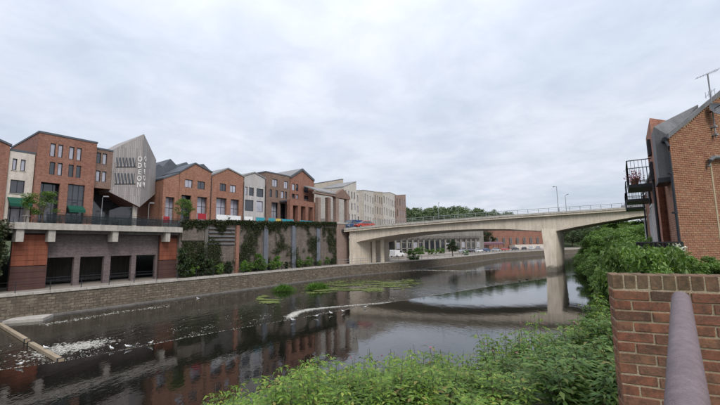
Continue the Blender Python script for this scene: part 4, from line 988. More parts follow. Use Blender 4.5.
# gable brickwork, real bricks
bt_ = MB().box((0, 0, 0), (.212, .05, .0625)); brick_me = bt_.mesh('brick', 'brick_house')
rzU = math.atan2(HU.y, HU.x)
cells = []
z = 4.2; row = 0
while z < zap-.1:
    s = -.0+(0 if row % 2 else -.1125)
    while s < 6.2:
        a, b_ = max(s, 0.0), s+.2125
        lim = ze0+vs*a if b_ < SAP else ze0+vs*(2*SAP-b_)
        if b_-a > .06 and z+.066 < lim-.02:
            p_ = Q((a+b_)/2, .004, z+.0325); c_ = CM.transposed() @ (p_-CO); px = 360+F_PX*c_.x/-c_.z; py = 202.5-F_PX*c_.y/-c_.z
            cells.append((p_, b_-a, -c_.z, px < 722 and py < 274 and px > 655))
        s += .225
    z += .075; row += 1
cells.sort(key=lambda c: (not c[3], c[2]))
for p_, w_, _, _ in cells[:300]:
    o = local('brick', brick_me, hs); o.matrix_parent_inverse = parent_world(hs).inverted(); o.location = p_+NU*random.uniform(-.002, .003); o.rotation_euler = (0, 0, rzU); o.scale = (w_/.2125, 1, 1)
bv, bf, br_v = [], [], []
Mz = Matrix.Rotation(rzU, 3, 'Z')
stuffb = MB()
for p_, w_, _, _ in cells[300:]: stuffb.box(p_+NU*random.uniform(-.002, .003), (w_, .05, .0625), 0, Mz); br_v += [random.random()]*8
o = stuffb.build('brickwork', 'brick_house_stuff', hs); tag(o, kind='stuff')
at_ = o.data.attributes.new('rnd', 'FLOAT', 'POINT'); at_.data.foreach_set('value', br_v)
# roof, bargeboard, gutter
rf_ = MB()
for a, za, b_, zb_ in ((-.15, ze0-.15*vs, SAP, zap), (SAP, zap, GW+.15, ze0-.15*vs)):
    rf_.prism([Q(a, .08, za+.005), Q(b_, .08, zb_+.005), Q(b_, .08, zb_+.13), Q(a, .08, za+.13)], DEP)
rf_.build('roof', 'slate_pale', hs)
MB().prism([Q(-.18, .09, ze0-.18*vs-.03), Q(SAP, .09, zap-.03), Q(SAP, .09, zap+.14), Q(-.18, .09, ze0-.18*vs+.14)], NU*.035).build('bargeboard', 'slate_mid', hs)
MB().tube([Qw(-.1, .1, ze0-.12), Qw(1.0, .1, ze0-.12)], .075, 8).build('gutter', 'metal_dark', hs)
sp0, sp1 = gp(669, 180)[0], 0
MB().tube([Qw(-.04, .08, ze0-.15), Q(sp0-.02, .12, ze0-.42), Q(sp0, .09, ze0-.62), Q(sp0, .09, 4.3)], .038, 8).build('downpipe', 'metal_dark', hs)
for zz in (8.2, 6.9, 5.6): MB().box(Q(sp0, .06, zz), (.16, .1, .05), rzU).build('pipe_bracket', 'metal_dark', hs)
# lead covered hood and pale vertical strip on the gable
sh, zh = gp(704.5, 160); s3, z3_ = gp(714, 200)
MB().tube([Q(sh, .1, zh-.25), Q(sh+.02, .14, zh-.04), Q(sh+.2, .16, zh+.07), Q(sh+.6, .16, zh+.1), Q(sh+1.6, .16, zh+.1)], .07, 8).build('vent_pipe', 'slate_mid', hs)
MB().lbox(s3-.045, s3+.045, 0.0, .045, 4.3, zh-.05, lambda s, m_, z: Q(s, m_, z)).build('joint_strip', 'mortar', hs)
# river front of the house and of the row behind it
rfw = MB(); t1 = 17.5
zr = 9.3
row_ = empty('terrace_row', Qw(11, -3, HB), 'row of brick riverside flats with balconies and white framed doors', 'house')
MB().prism([Qw(6.02, -.02, HB), Qw(t1, -.02, HB), Qw(t1, -.02, zr), Qw(6.02, -.02, zr)], HU*6).build('wall', 'brick_orange', row_)
MB().prism([Qw(6.02, .15, zr+.003), Qw(t1, .15, zr+.003), Qw(t1, .15, zr+.15), Qw(6.02, .15, zr+.15)], HU*4+Vector((0, 0, 2.0))).build('roof', 'slate_pale', row_)
# brick facing on the river front of the first unit
MB().prism([Qw(.02, .002, HB), Qw(5.98, .002, HB), Qw(5.98, .002, ze0-.2), Qw(.02, .002, ze0-.2)], NW*.02).build('river_face', 'brick_orange', hs)
# grey clad bay with a sloping top, just behind the corner
ta, tb = .25, 1.5; zo_ = Q(0, 0, 0)
p_ = onplane(657, 127, Qw(ta, .3, 0), NU); zb1 = p_.z; p2 = onplane(698, 104.5, Qw(ta, .3, 0), NU)
L2 = (p2-p_).dot(HU); zbm = onplane(662, 178, Qw(ta, .3, 0), NU).z
bay = MB().prism([Qw(ta, .32, zbm), Qw(ta, -.1, zbm), Qw(ta, -.1, ze0), p2-Vector((0, 0, .6)), p2, Qw(ta, .32, zb1)], HW*(tb-ta)); bay.build('clad_bay', 'slate_mid', hs)
MB().lbox(ta-.03, tb+.03, .0, .36, zbm-.16, zbm-.003, lambda s, m_, z: Qw(s, m_, z)).build('bay_base', 'metal_dark', hs)
# taller brick stair tower
ta, tb = 2.4, 5.6; zt1 = onplane(650, 120, Qw(tb, .25, 0), NW).z
tw = MB().prism([Qw(ta, .25, HB), Qw(tb, .25, HB), Qw(tb, .25, zt1), Qw(ta, .25, zt1+.1)], HU*2.6); tw.build('stair_tower', 'brick_salmon', hs)
fw = lambda s, m_, z: Qw(s, -m_, z)
for za, zb_ in ((9.55, 10.2), (8.5, 9.25)): window(hs, 3.2, 3.7, za, zb_, -.36, 1, False, 'frame_dark', fw)
def balcony(root, t0, t1_, zslab, dep=1.1, pots=0):
    sb_ = MB().lbox(t0, t1_, .0, dep, zslab-.14, zslab, lambda s, m_, z: Qw(s, m_+.02, z)).build('balcony_slab', 'metal_dark', root)
    r_ = MB(); c0, c1, c2, c3 = Qw(t0, .05, zslab), Qw(t0, dep, zslab), Qw(t1_, dep, zslab), Qw(t1_, .05, zslab)
    up_ = Vector((0, 0, 1.05))
    for a, b_ in ((c0, c1), (c1, c2), (c2, c3)):
        r_.bar(a+up_, b_+up_, .035); r_.bar(a+Vector((0, 0, .1)), b_+Vector((0, 0, .1)), .02)
        n_ = max(2, int((b_-a).length/.13))
        for k in range(n_+1):
            q_ = a.lerp(b_, k/n_); r_.bar(q_, q_+up_, .011 if k not in (0, n_) else .035)
    r_.build('balcony_railing', 'metal_dark', root)
zsl = 8.45
t_of = lambda Y: (Y-HC.y)/HW.y
for i, Y in enumerate((15.4, 20.9, 26.0)):
    t0 = t_of(Y)-.6; root = hs if i == 0 else row_
    balcony(root, t0, t0+2.6 if i else 5.95, zsl)
    off = -.10
    if i: window(root, t0+.4, t0+2.0, zsl+.02, 9.2, off, 2, True, 'frame_white', fw, .09)
    window(root, t0+.4, t0+2.0, 5.4, 7.6, off if i else -.38, 2, True, 'frame_white', fw, .1)
    MB().tube([Qw(t0-.5, .3 if i == 0 else .1, 4.2), Qw(t0-.5, .3 if i == 0 else .1, 9.2)], .05, 8).build('downpipe', 'metal_dark', root)
# pots on the first balcony
for k in range(4):
    p_ = Qw(t_of(15.4)-.3+k*.5, .85, zsl+.001); po = empty('flower_pot', p_, 'terracotta pot with reddish plant on the balcony of the brick house', 'flower pot', 'pots on the balcony')
    MB().tube([p_, p_+Vector((0, 0, .28))], [.1, .15], 10).build('pot', 'brick_near', po)
    n = 60; ps = rng.normal(0, .13, (n, 3))+np.array(p_)+np.array([0, 0, .42]); link('foliage', leafmesh('foliage', ps, rdirs(n), rng.uniform(.07, .12, n), 'petal_pink', .6), po)
# aerial and dish
pa_ = onplane(714.8, 128, HC+NU*.12, NU); pb2 = onplane(708.5, 74, HC+NU*.12, NU); sa_, za_ = (pa_-HC).dot(HU), pa_.z; sb_, zb_ = sa_, pb2.z
an = empty('tv_aerial', Q(sa_, .15, za_), 'tv aerial with long boom on a pole fixed to the house gable', 'aerial')
top = Q(sb_+.02, .15, zb_)
MB().tube([Q(sa_, .12, za_-.35), Q(sa_, .12, zb_)], .022, 8).build('pole', 'metal_grey', an)
pt = Q(sa_, .12, zb_)
bdir = (onplane(694, 78.5, pt, NU)-onplane(720, 68, pt, NU)).normalized()
bm0, bm1 = pt+bdir*.75, pt-bdir*.75
MB().bar(bm0, bm1, .018).build('boom', 'metal_grey', an)
for k in range(9):
    c = bm0.lerp(bm1, k/8); L = .05+.06*k/8; MB().bar(c-NU*L-Vector((0,0,L*.6)), c+NU*L+Vector((0,0,L*.6)), .006).build('element', 'metal_grey', an)
pt2 = Q(sa_, .12, zb_-.75); MB().bar(pt2-bdir*.35+Vector((0,0,.1)), pt2+bdir*.35-Vector((0,0,.06)), .014).build('boom', 'metal_grey', an)
for k in range(4):
    c = pt2+bdir*(.3-.2*k); MB().bar(c-Vector((0,0,.12)), c+Vector((0,0,.12)), .009).build('element', 'metal_grey', an)
for dz in (.05, -.25): MB().box(Q(sa_, .08, za_+dz), (.12, .2, .05), rzU).build('bracket', 'metal_grey', an)
pd_ = onplane(717.3, 110, HC+NU*.25, NU); sdh, zdh = (pd_-HC).dot(HU), pd_.z
ds = empty('satellite_dish', Q(sdh, .2, zdh), 'grey satellite dish under the aerial on the gable', 'satellite dish')
ax = (NU*.75-HU*.35+Vector((0,0,.35))).normalized(); c0 = Q(sdh, .22, zdh); dm = MB()
px_ = ax.cross(Vector((0,0,1))).normalized(); py_ = ax.cross(px_); vsd = []; fsd = []
for i in range(6):
    r_ = .27*i/5; 
    for j in range(20): vsd.append(c0+ax*(r_*r_*1.2)+(px_*math.cos(j*math.pi/10)+py_*math.sin(j*math.pi/10))*r_)
for i in range(5):
    for j in range(20): fsd.append((i*20+j, i*20+(j+1) % 20, (i+1)*20+(j+1) % 20, (i+1)*20+j))
dm.add(vsd, fsd); dm.build('reflector', 'plastic_grey', ds, True)
MB().bar(c0+ax*.01-py_*.1, c0+ax*.35, .02).build('arm', 'metal_dark', ds); MB().box(c0+ax*.36, (.06, .06, .09)).build('receiver', 'plastic_grey', ds); MB().bar(c0, Q(sdh, .03, zdh), .04).build('bracket', 'metal_dark', ds)
# garden railing below the balconies
fa, fb = Vector((9.75, 11.0, 0)), Vector((12.3, 16.2, 0)); zf = 5.95
gr = empty('garden_railing', (fa.x, fa.y, 5), 'black garden railing among the bushes below the balconies', 'railing')
L = (fb-fa).length; n = int(L/.14)
for k in range(n+1):
    q_ = fa.lerp(fb, k/n); MB().bar((q_.x, q_.y, ground_z(q_.x, q_.y)-.1 if k % 10 == 0 else 5.05), (q_.x, q_.y, zf), .02 if k % 10 else .05).build('baluster', 'metal_dark', gr)
for zz in (5.05, zf): MB().bar((fa.x, fa.y, zz), (fb.x, fb.y, zz), .045).build('rail', 'metal_dark', gr)
HDG = [(8.55, 9.6), (9.2, 9.75), (9.85, 9.85), (10.5, 10.0), (11.1, 10.2)]
hp = tree_meshes('t', 1.35, .55, .6, .1, 26, 200, .07, 'leaf_tree', 95, r0_=.03)
p0_ = D(699, 262, 9.8); p1_ = D(724, 262, 10.0)
for k in range(4):
    q_ = p0_.lerp(p1_, k/3*1.5); put_tree('box_shrub', hp, (q_.x, q_.y, 4.3), (.85, .85, .98), k*1.1, 'clipped green box shrub at the foot of the brick gable', 'shrub', 'clipped shrubs by the gable')
hp2 = tree_meshes('t', 1.5, .75, .7, .1, 30, 170, .1, 'leaf_tree', 96, r0_=.03)
for k, (x, y) in enumerate(((7.6, 9.2), (8.2, 9.9), (8.9, 10.6), (9.5, 11.6), (10.1, 12.9), (7.2, 10.2), (8.0, 11.0), (10.9, 14.6), (8.6, 12.0), (6.6, 8.6))):
    q_ = Vector((x, y, ground_z(x, y)-.1)); top_ = CAM_H+(241-252)/360*y; put_tree('garden_shrub', hp2, q_, (1.05, 1.05, max(.6, (top_-q_.z)/1.5)), k*1.9, 'fresh green shrub in front of the black garden railing', 'shrub', 'shrubs below the garden railing')
ps = np.array([Vector((9.55, 10.9, 5.75))+Vector((rng.normal(0, .07), rng.normal(0, .07), rng.normal(0, .06)))+Vector((.35, .5, 0))*(i % 2) for i in range(120)])
fl = empty('white_hydrangea', (9.6, 10.9, 4.4), 'white flower heads poking over the black garden railing', 'flowers'); link('petals', leafmesh('petals', ps, rdirs(120), rng.uniform(.05, .09, 120), 'petal_white', .8), fl)
MB().tube([(9.55, 10.9, 4.3), (9.6, 10.95, 5.7)], .015, 5).tube([(9.6, 10.9, 4.3), (9.9, 11.4, 5.7)], .015, 5).build('stem', 'stem_green', fl)

# ================================================================== FOREGROUND GARDEN WALL AND HANDRAIL
WD = Vector((.9, -.44, 0)).normalized(); WNn = Vector((-.44, -.9, 0)).normalized()
tlw = D(611.5, 274.5, 2.75); WO = Vector((tlw.x, tlw.y, 0)); ztop = tlw.z
Fw = lambda s, o, z: WO + WD*s + WNn*o + Vector((0, 0, z))
gw = empty('garden_wall', Fw(.8, -.1, 4.3), 'foreground red brick garden wall with brick on edge coping', 'wall')
WT = .215; zc0 = ztop-.105
MB().box8([Fw(.004, -.0045, 4.2), Fw(2.2, -.0045, 4.2), Fw(2.2, -WT+.0045, 4.2), Fw(.004, -WT+.0045, 4.2), Fw(.004, -.0045, ztop-.005), Fw(2.2, -.0045, ztop-.005), Fw(2.2, -WT+.0045, ztop-.005), Fw(.004, -WT+.0045, ztop-.005)]).build('mortar_core', 'mortar', gw)
def brick_mesh(l, d, h, mt_='brick_near'):
    bm = bmesh.new(); bmesh.ops.create_cube(bm, size=1)
    for v in bm.verts: v.co = Vector((v.co.x*l, v.co.y*d, v.co.z*h))
    bmesh.ops.bevel(bm, geom=bm.edges[:], offset=.004, segments=1, affect='EDGES')
    for v in bm.verts: v.co += Vector((random.uniform(-1, 1), random.uniform(-1, 1), random.uniform(-1, 1)))*.0024
    me = bpy.data.meshes.new('brick'); bm.to_mesh(me); bm.free(); me.materials.append(MAT[mt_]); return me
st = [brick_mesh(.214, .1, .0645) for _ in range(4)]; hd_ = [brick_mesh(.102, .1, .0645) for _ in range(3)]; edge_ = [brick_mesh(.0655, WT, .1, 'brick_edge') for _ in range(4)]
hl = [brick_mesh(.102, WT, .0645) for _ in range(3)]
rzW = math.atan2(WD.y, WD.x); iw = parent_world(gw).inverted()
def lay(me, s, o, z):
    ob = local('brick', me, gw); ob.matrix_parent_inverse = iw; ob.location = Fw(s, o, z)+Vector((0, 0, random.uniform(-.0015, .0015)))+WNn*random.uniform(-.002, .0025)
    ob.rotation_euler = (random.uniform(-.008, .008), random.uniform(-.008, .008), rzW+random.uniform(-.006, .006))
s = .033
while s < 2.15:
    lay(random.choice(edge_), s, -WT/2, ztop-.05); s += .0765
z = zc0-.01-.032; row = 0
while z > 4.25:
    s = 0.0
    if row % 2:
        lay(random.choice(hl), .05, -WT/2, z); s = .1125
    while s < 2.1:
        if random.random() < .12 and s > .2:
            lay(random.choice(hd_), s+.05, -.05, z); lay(random.choice(hd_), s+.05, -WT+.05, z); s += .1125
        else:
            lay(random.choice(st), s+.1065, -.05, z); lay(random.choice(st), s+.1065, -WT+.05, z); s += .225
    z -= .0745; row += 1
pm('handrail_metal', (.115, .083, .088), (.21, .16, .168), 22, .6, .35)
m = MAT['handrail_metal']; t = m.node_tree; b = t.nodes['Principled BSDF']; src = b.inputs['Base Color'].links[0].from_socket
c = mixc(t, ramp(t, noise(t, geo(t), 34, 4, .6), [(.68, (0, 0, 0)), (.72, (.7,)*3)]), src, (.06, .035, .028))
c = mixc(t, ramp(t, noise(t, geo(t), 9, 6, .7), [(.55, (0, 0, 0)), (.75, (.5,)*3)]), c, (.27, .225, .23)); t.links.new(c, b.inputs['Base Color'])
m = MAT['brick_edge']; t = m.node_tree; b = t.nodes['Principled BSDF']; src = b.inputs['Base Color'].links[0].from_socket
c = mixc(t, ramp(t, noise(t, geo(t), 8, 7, .75), [(.5, (0, 0, 0)), (.68, (.8,)*3)]), src, (.055, .06, .03)); t.links.new(c, b.inputs['Base Color'])
h0, h1 = D(681, 299, 2.36), D(688.5, 425, .93)
hr = empty('handrail', h1+Vector((0, 0, -1)), 'thick mauve painted tubular handrail running to the brick wall', 'handrail')
dr_ = (h0-h1).normalized()
MB().tube([h1-dr_*.6, h1, h1.lerp(h0, .5), h0, h0+dr_*.03, h0+dr_*.05, h0+dr_*.058], [.048, .048, .048, .048, .044, .033, .01], 28).build('tube', 'handrail_metal', hr, True)
pb_ = h1.lerp(h0, .12); MB().tube([pb_-Vector((0, 0, .03)), Vector((pb_.x, pb_.y, 4.3))], .03, 10).build('post', 'handrail_metal', hr)
# ================================================================== FOREGROUND SHRUBS
def elder(seed, stems=14, h=1.5, spread=.55, matn='leaf_fore', leaflet=.1, lanceo=.42):
    rnd = random.Random(seed); mb = MB(); pos = []; dr = []; sz = []; up = []
    for k in range(stems):
        a = rnd.uniform(0, 6.283); R_ = spread*math.sqrt(rnd.random()); hh = h*rnd.uniform(.6, 1.15)*(1-.3*(R_/spread)**2)
        b0 = Vector((math.cos(a)*R_*.35, math.sin(a)*R_*.35, 0)); tip = Vector((math.cos(a)*R_*1.1, math.sin(a)*R_*1.1, hh)); mid = b0.lerp(tip, .55)+Vector((rnd.uniform(-.06, .06), rnd.uniform(-.06, .06), .06))
        mb.tube([b0, mid, tip], [.009, .007, .003], 4, False)
        nn = 11; yaw = rnd.uniform(0, 3.14)
        for j in range(nn):
            f_ = .25+.75*(j+rnd.random()*.4)/nn
            p_ = (b0.lerp(mid, f_/.55) if f_ < .55 else mid.lerp(tip, (f_-.55)/.45)); yaw += 1.57+rnd.uniform(-.3, .3)
            for sd_ in (0, 3.1416):
                ya = yaw+sd_+rnd.uniform(-.35, .35); el = rnd.uniform(-.1, .6)*(1.2-f_*.3)
                d_ = Vector((math.cos(ya)*math.cos(el), math.sin(ya)*math.cos(el), math.sin(el))); x_ = d_.cross(Vector((0, 0, 1))).normalized(); u_ = x_.cross(d_)
                RL = rnd.uniform(.14, .24)*(1.1-.45*f_); 
                for q_, side in ((.35, 1), (.35, -1), (.68, 1), (.68, -1), (1, 0)):
                    o_ = p_+d_*RL*q_-Vector((0, 0, RL*q_*q_*.3)); ld = (d_*.55+x_*side*.85) if side else d_.copy()
                    ld += Vector((rnd.uniform(-.15, .15), rnd.uniform(-.15, .15), rnd.uniform(-.4, .05)))
                    pos.append(o_); dr.append(ld); sz.append(leaflet*rnd.uniform(.75, 1.25)*(1.15 if side == 0 else 1)*(1.1-.3*f_)); up.append(u_+Vector((rnd.uniform(-.3, .3), rnd.uniform(-.3, .3), .3)))
    return mb.mesh('stems', 'stem_green'), leafmesh('foliage', np.array(pos), np.array(dr), np.array(sz), matn, lanceo, .1, .22, np.array(up))
def balsam(seed, stems=5, h=1.7, flowers=True, matn='leaf_balsam'):
    rnd = random.Random(seed); mb = MB(); pos = []; dr = []; sz = []; up = []; fp = []
    for k in range(stems):
        a = rnd.uniform(0, 6.283); R_ = .3*rnd.random(); hh = h*rnd.uniform(.65, 1.1); b0 = Vector((math.cos(a)*R_, math.sin(a)*R_, 0)); tip = b0*1.9+Vector((rnd.uniform(-.15, .15), rnd.uniform(-.15, .15), hh))
        mb.tube([b0, b0.lerp(tip, .5), tip], [.012, .009, .004], 5, False); yaw = rnd.uniform(0, 6)
        for j in range(12):
            f_ = .2+.8*j/11; p_ = b0.lerp(tip, f_); yaw += 1.2
            for w_ in range(3):
                ya = yaw+w_*2.094; el = rnd.uniform(-.25, .5); d_ = Vector((math.cos(ya)*math.cos(el), math.sin(ya)*math.cos(el), math.sin(el)))
                pos.append(p_+d_*.02); dr.append(d_+Vector((0, 0, -.1))); sz.append(rnd.uniform(.13, .24)*(1.15-.5*f_)); up.append(Vector((rnd.uniform(-.3, .3), rnd.uniform(-.3, .3), 1)))
        if flowers:
            for w_ in range(3 if k % 2 else 0): fp.append(tip+Vector((rnd.gauss(0, .05), rnd.gauss(0, .05), rnd.uniform(-.05, .12))))
    fm = leafmesh('flowers', np.array(fp), rdirs(len(fp)), rng.uniform(.025, .045, len(fp)), 'petal_pink', .8) if fp else None
    return mb.mesh('stems', 'stem_green'), leafmesh('foliage', np.array(pos), np.array(dr), np.array(sz), matn, .3, .06, .2, np.array(up)), fm
EL = [elder(200+k) for k in range(5)]; EB = [elder(220+k, 9, 1.5, .5, 'leaf_balsam', .14, .36) for k in range(4)]; BA = [balsam(300+k, 4+k % 3) for k in range(4)]; NE = [balsam(400+k, 9, 1.6, False, 'leaf_fore') for k in range(3)]
def shrub(name, pr, loc, sc, rz, label, cat, group):
    o = empty(name, loc, label, cat, group, rz, sc); local('stems', pr[0], o); local('foliage', pr[1], o)
    if len(pr) > 2 and pr[2]: tag(local('flowers', pr[2], o), kind='stuff')
top_line = ([180, 205, 225, 260, 300, 330, 360, 400, 430, 470, 500, 540, 580, 620, 660], [425, 410, 394, 376, 362, 357, 362, 356, 350, 358, 360, 354, 338, 308, 290])
rnd = random.Random(5); cnt = 0
for Y in np.arange(3.6, 9.3, .55):
    for px in np.arange(190, 640, 34*4.5/Y):
        px_ = px+rnd.uniform(-12, 12); Y_ = Y+rnd.uniform(-.25, .25); ty = float(np.interp(px_, *top_line))+(rnd.uniform(-3, 15) if px_ < 470 else rnd.uniform(-12, 26))
        p_ = D(px_, ty, Y_); gz = ground_z(p_.x, p_.y); h = p_.z-gz
        if h < .35 or gz < .05: continue
        if px_ > 590 and Y_ < 3.9: continue
        sc = h/1.5; hs_ = max(.75, min(1.15, sc**.5))
        dk = px_+rnd.uniform(-45, 45) > 495
        if not dk and cnt % 4 == 3 and px_ > 235:
            shrub('nettle_plant', NE[cnt % 3], (p_.x, p_.y, gz-.05), (.9, .9, sc*.82), rnd.uniform(0, 6.28), 'upright bright green nettle stems among the foreground bank shrubs', 'plant', 'nettles among the shrubs'); cnt += 1; continue
        shrub('elder_shrub', (EB if dk else EL)[cnt % 4], (p_.x, p_.y, gz-.05), (hs_, hs_, sc), rnd.uniform(0, 6.28), 'dull green long leaved shrub on the bank close to the garden wall' if dk else 'bright green leafy shrub massed along the foreground river bank', 'shrub', 'dull shrubs by the garden wall' if dk else 'bright foreground shrubs'); cnt += 1
for i, (px, py, Y) in enumerate(((300, 349, 7.2), (372, 349, 7.4), (420, 342, 7.6), (505, 332, 7.2), (520, 326, 8.2), (492, 342, 6.8), (548, 332, 8.0), (575, 322, 9.0), (600, 312, 9.2), (515, 342, 6.2), (590, 340, 6.2), (610, 300, 10.5), (596, 300, 11.5), (538, 318, 9.4), (566, 318, 9.2), (604, 304, 8.2))):
    p_ = D(px, py, Y); gz = ground_z(p_.x, p_.y); h = max(.6, p_.z-gz)
    shrub('balsam_plant', BA[i % 4], (p_.x, p_.y, gz-.05), (1.25, 1.25, h/1.75), rnd.uniform(0, 6.28), 'tall darker balsam plant with pink flower tips rising above the bank shrubs', 'plant', 'balsam plants on the bank')
for i, (px, py, Y) in enumerate(((498, 338, 7.0), (512, 326, 7.8), (524, 334, 7.0), (537, 322, 8.4), (549, 334, 7.2), (560, 328, 8.0), (571, 336, 6.8), (580, 318, 8.6), (590, 328, 7.2), (598, 308, 8.4), (605, 318, 6.8), (610, 296, 8.6), (602, 334, 5.8), (584, 344, 5.8), (612, 308, 5.6), (606, 290, 9.8), (594, 300, 10.0), (566, 350, 5.6))):
    p_ = D(px, py, Y); gz = ground_z(p_.x, p_.y); h = max(.6, p_.z-gz)
    shrub('bank_shrub', (EB if i % 3 else EL)[i % 4], (p_.x, p_.y, gz-.05), (.9, .9, h/1.25), rnd.uniform(0, 6.28), 'tall loose leafy bush between the water and the garden wall', 'shrub', 'tall loose bushes by the garden wall')
# bleached stump and log by the water
lg = empty('driftwood_log', (12.4, 21, .2), 'bleached driftwood log leaning at the water edge below the bushes', 'log')
a, b_ = D(589, 343, 15.5), D(600, 312, 16.5)
MB().tube([a+Vector((0,0,-.6)), a, a.lerp(b_, .5)+Vector((.08, 0, .05)), b_], [.3, .27, .2, .1], 10).build('trunk', 'timber_beam', lg, True)
MB().tube([a.lerp(b_, .4), a.lerp(b_, .6)+Vector((.4, .1, .45))], [.1, .04], 6).build('branch_stub', 'timber_beam', lg)

# ================================================================== THE WEIR, FOAM, WEED, BIRDS
wo = sl.build('weir', 'concrete_dark'); tag(wo, 'long low weir crossing the river diagonally with a foaming edge', 'weir')
def foam(name, label, pts_fn, n, smin, smax, z):
    mb_v = []; mb_f = []
    for _ in range(n):
        c = pts_fn()
        if c is None: continue
        r_ = smin+(smax-smin)*random.random()**2.5; k = 6; o_ = len(mb_v); an_ = random.uniform(0, 6.28); el_ = random.uniform(.45, 1)
        mb_v.append((c.x, c.y, z+r_*.25))
        for j in range(k):
            w_ = j*2*math.pi/k; q_ = Vector((math.cos(w_)*r_*2.6, math.sin(w_)*r_*el_*.55, 0)); q_ = Matrix.Rotation(math.atan2(LD.y, LD.x)*.55+.25*math.sin(an_), 3, 'Z') @ q_*random.uniform(.7, 1.2)
            mb_v.append((c.x+q_.x, c.y+q_.y, z-.012))
        for j in range(k): mb_f.append((o_, o_+1+j, o_+1+(j+1) % k))
    me = bpy.data.meshes.new(name); me.from_pydata(mb_v, [], mb_f); me.materials.append(MAT['foam']); return tag(link(name, me), label, 'foam', kind='stuff')
wcum = [0]
for a, b_ in zip(weir[:-1], weir[1:]): wcum.append(wcum[-1]+(b_-a).length)
def weir_at(x):
    for i in range(len(weir)-1):
        if x <= wcum[i+1]: 
            t_ = (weir[i+1]-weir[i]).normalized(); return weir[i]+t_*(x-wcum[i]), Vector((-t_.y, t_.x, 0))
    return weir[-1], Vector((-1, 0, 0))
WL0, WL1 = 12, wcum[-1]-14
def f_edge():
    x = random.uniform(WL0, WL1)
    if mnoise.noise((x*.35, 0, 0)) < -.45+.4*random.random(): return None
    c, n_ = weir_at(x); return c+n_*(.45+abs(random.gauss(0, .2)))
foam('foam', 'thin white line of foam along the weir edge', f_edge, 7500, .005, .02, .012)
def f_apron():
    x = random.uniform(WL0, WL1); c, n_ = weir_at(x); d_ = .6+random.expovariate(1/2.2); q_ = c+n_*d_
    if mnoise.noise((q_.x*.9, q_.y*.35, 3)) < .12: return None
    return q_
foam('foam', 'scattered foam flecks drifting below the weir', f_apron, 7000, .004, .022, .012)
spl = [G(48, 352), G(62, 349), G(80, 346), G(98, 343)]
def f_splash():
    t_ = random.random(); k = min(2, int(t_*3)); c = spl[k].lerp(spl[k+1], t_*3-k); return c+Vector((random.gauss(0, .6), random.gauss(0, .75), 0))*(1.2-t_*.4)
foam('foam', 'white splash of churning foam beside the timber boom', f_splash, 1500, .008, .042, .012)
st1 = [G(*q_) for q_ in ((42, 325), (80, 319), (120, 312), (170, 306))]
def f_st1():
    t_ = random.random(); k = min(2, int(t_*3)); return st1[k].lerp(st1[k+1], t_*3-k)+Vector((random.gauss(0, .35), random.gauss(0, .45), 0))*(1-.4*t_)
foam('foam', 'narrow foam streak trailing from the concrete sill by the river wall', f_st1, 260, .01, .045, .02)
st2 = [G(*q_) for q_ in ((291, 316.5), (297, 312.5), (310, 309.5), (335, 307), (370, 304), (405, 301.5), (440, 297))]
def f_st2():
    t_ = random.random()**1.6*.999; k = int(t_*6); w_ = max(.12, .42-t_*.5); return st2[k].lerp(st2[k+1], t_*6-k)+Vector((random.gauss(0, w_*.5), random.gauss(0, w_), 0))
foam('foam', 'bright curling ridge of foam mid river above the weir line', f_st2, 2600, .01, .045, .03)
st3 = [G(*q_) for q_ in ((392, 272), (420, 270), (440, 270.5), (462, 271), (500, 269))]
def f_st3():
    t_ = random.random()*.999; k = int(t_*4); return st3[k].lerp(st3[k+1], t_*4-k)+Vector((random.gauss(0, .6), random.gauss(0, .8), 0))
foam('foam', 'faint foam line on the water near the far embankment', f_st3, 700, .03, .1, .02)
# timber boom and concrete sill
def squared(name, a, b_, w_, h_, label, matn='timber_beam'):
    o = empty(name, a, label, 'timber'); d_ = (b_-a).normalized()
    MB().bar(a, b_, w_, h_).build('beam', matn, o)
    for f_ in (.02, .98):
        c = a.lerp(b_, f_); MB().bar(c-d_*.08, c+d_*.08, w_+.05, h_+.05).build('strap', 'metal_dark', o)
up1 = Vector((0, 0, .12))
squared('timber_boom', G(-2, 325)+up1, G(27.5, 343)+up1, .24, .2, 'grey timber boom from the concrete sill to midstream')
squared('timber_boom', G(29.5, 345)+up1, G(61, 363)+up1, .24, .2, 'tan timber boom reaching the weir edge')
sk = empty('concrete_sill', G(20, 320), 'low pale concrete sill at the foot of the river wall', 'sill')
c0, c1 = G(2, 324), G(43, 321); nn_ = Vector((-(c1-c0).y, (c1-c0).x, 0)).normalized()
MB().prism([c0+Vector((0,0,-1)), c1+Vector((0,0,-1)), c1+Vector((0,0,.24)), c0+Vector((0,0,.2))], nn_*2.2).build('block', 'concrete', sk)
# reeds and floating weed
for i, (px, py, w_) in enumerate(((284, 291, .85), (313, 289.5, .5), (320, 289, .65))):
    c = G(px, py); n = 900 if w_ > .6 else 500
    pp = np.stack([rng.normal(0, w_, n), rng.normal(0, w_*.7, n), np.zeros(n)], 1)+np.array(c)
    dd = np.stack([rng.normal(0, .45, n), rng.normal(0, .45, n), np.ones(n)], 1)
    rt_ = np.hypot(pp[:, 0]-c.x, pp[:, 1]-c.y); o = empty('reed_clump', c, ['broad bright green reed clump in the river below the ivy wall', 'smaller middle clump of green reeds beside the floating weed', 'bright green reed clump touching the floating weed mat'][i], 'reeds')
    link('blades', leafmesh('blades', pp, dd, rng.uniform(.5, 1.15, n)*np.clip(1.25-rt_/w_*.4, .4, 1.2), 'leaf_bright', .07, .02, .25), o)
wv, wf = [], []
poly_c = [(330, 285.5, 9), (350, 283, 7), (372, 283, 7), (390, 283.5, 6), (408, 282, 4), (345, 290, 7), (372, 289, 6), (395, 287.5, 5), (318, 291, 4), (270, 301, 2.5), (265, 299, 2)]
cnt = 0
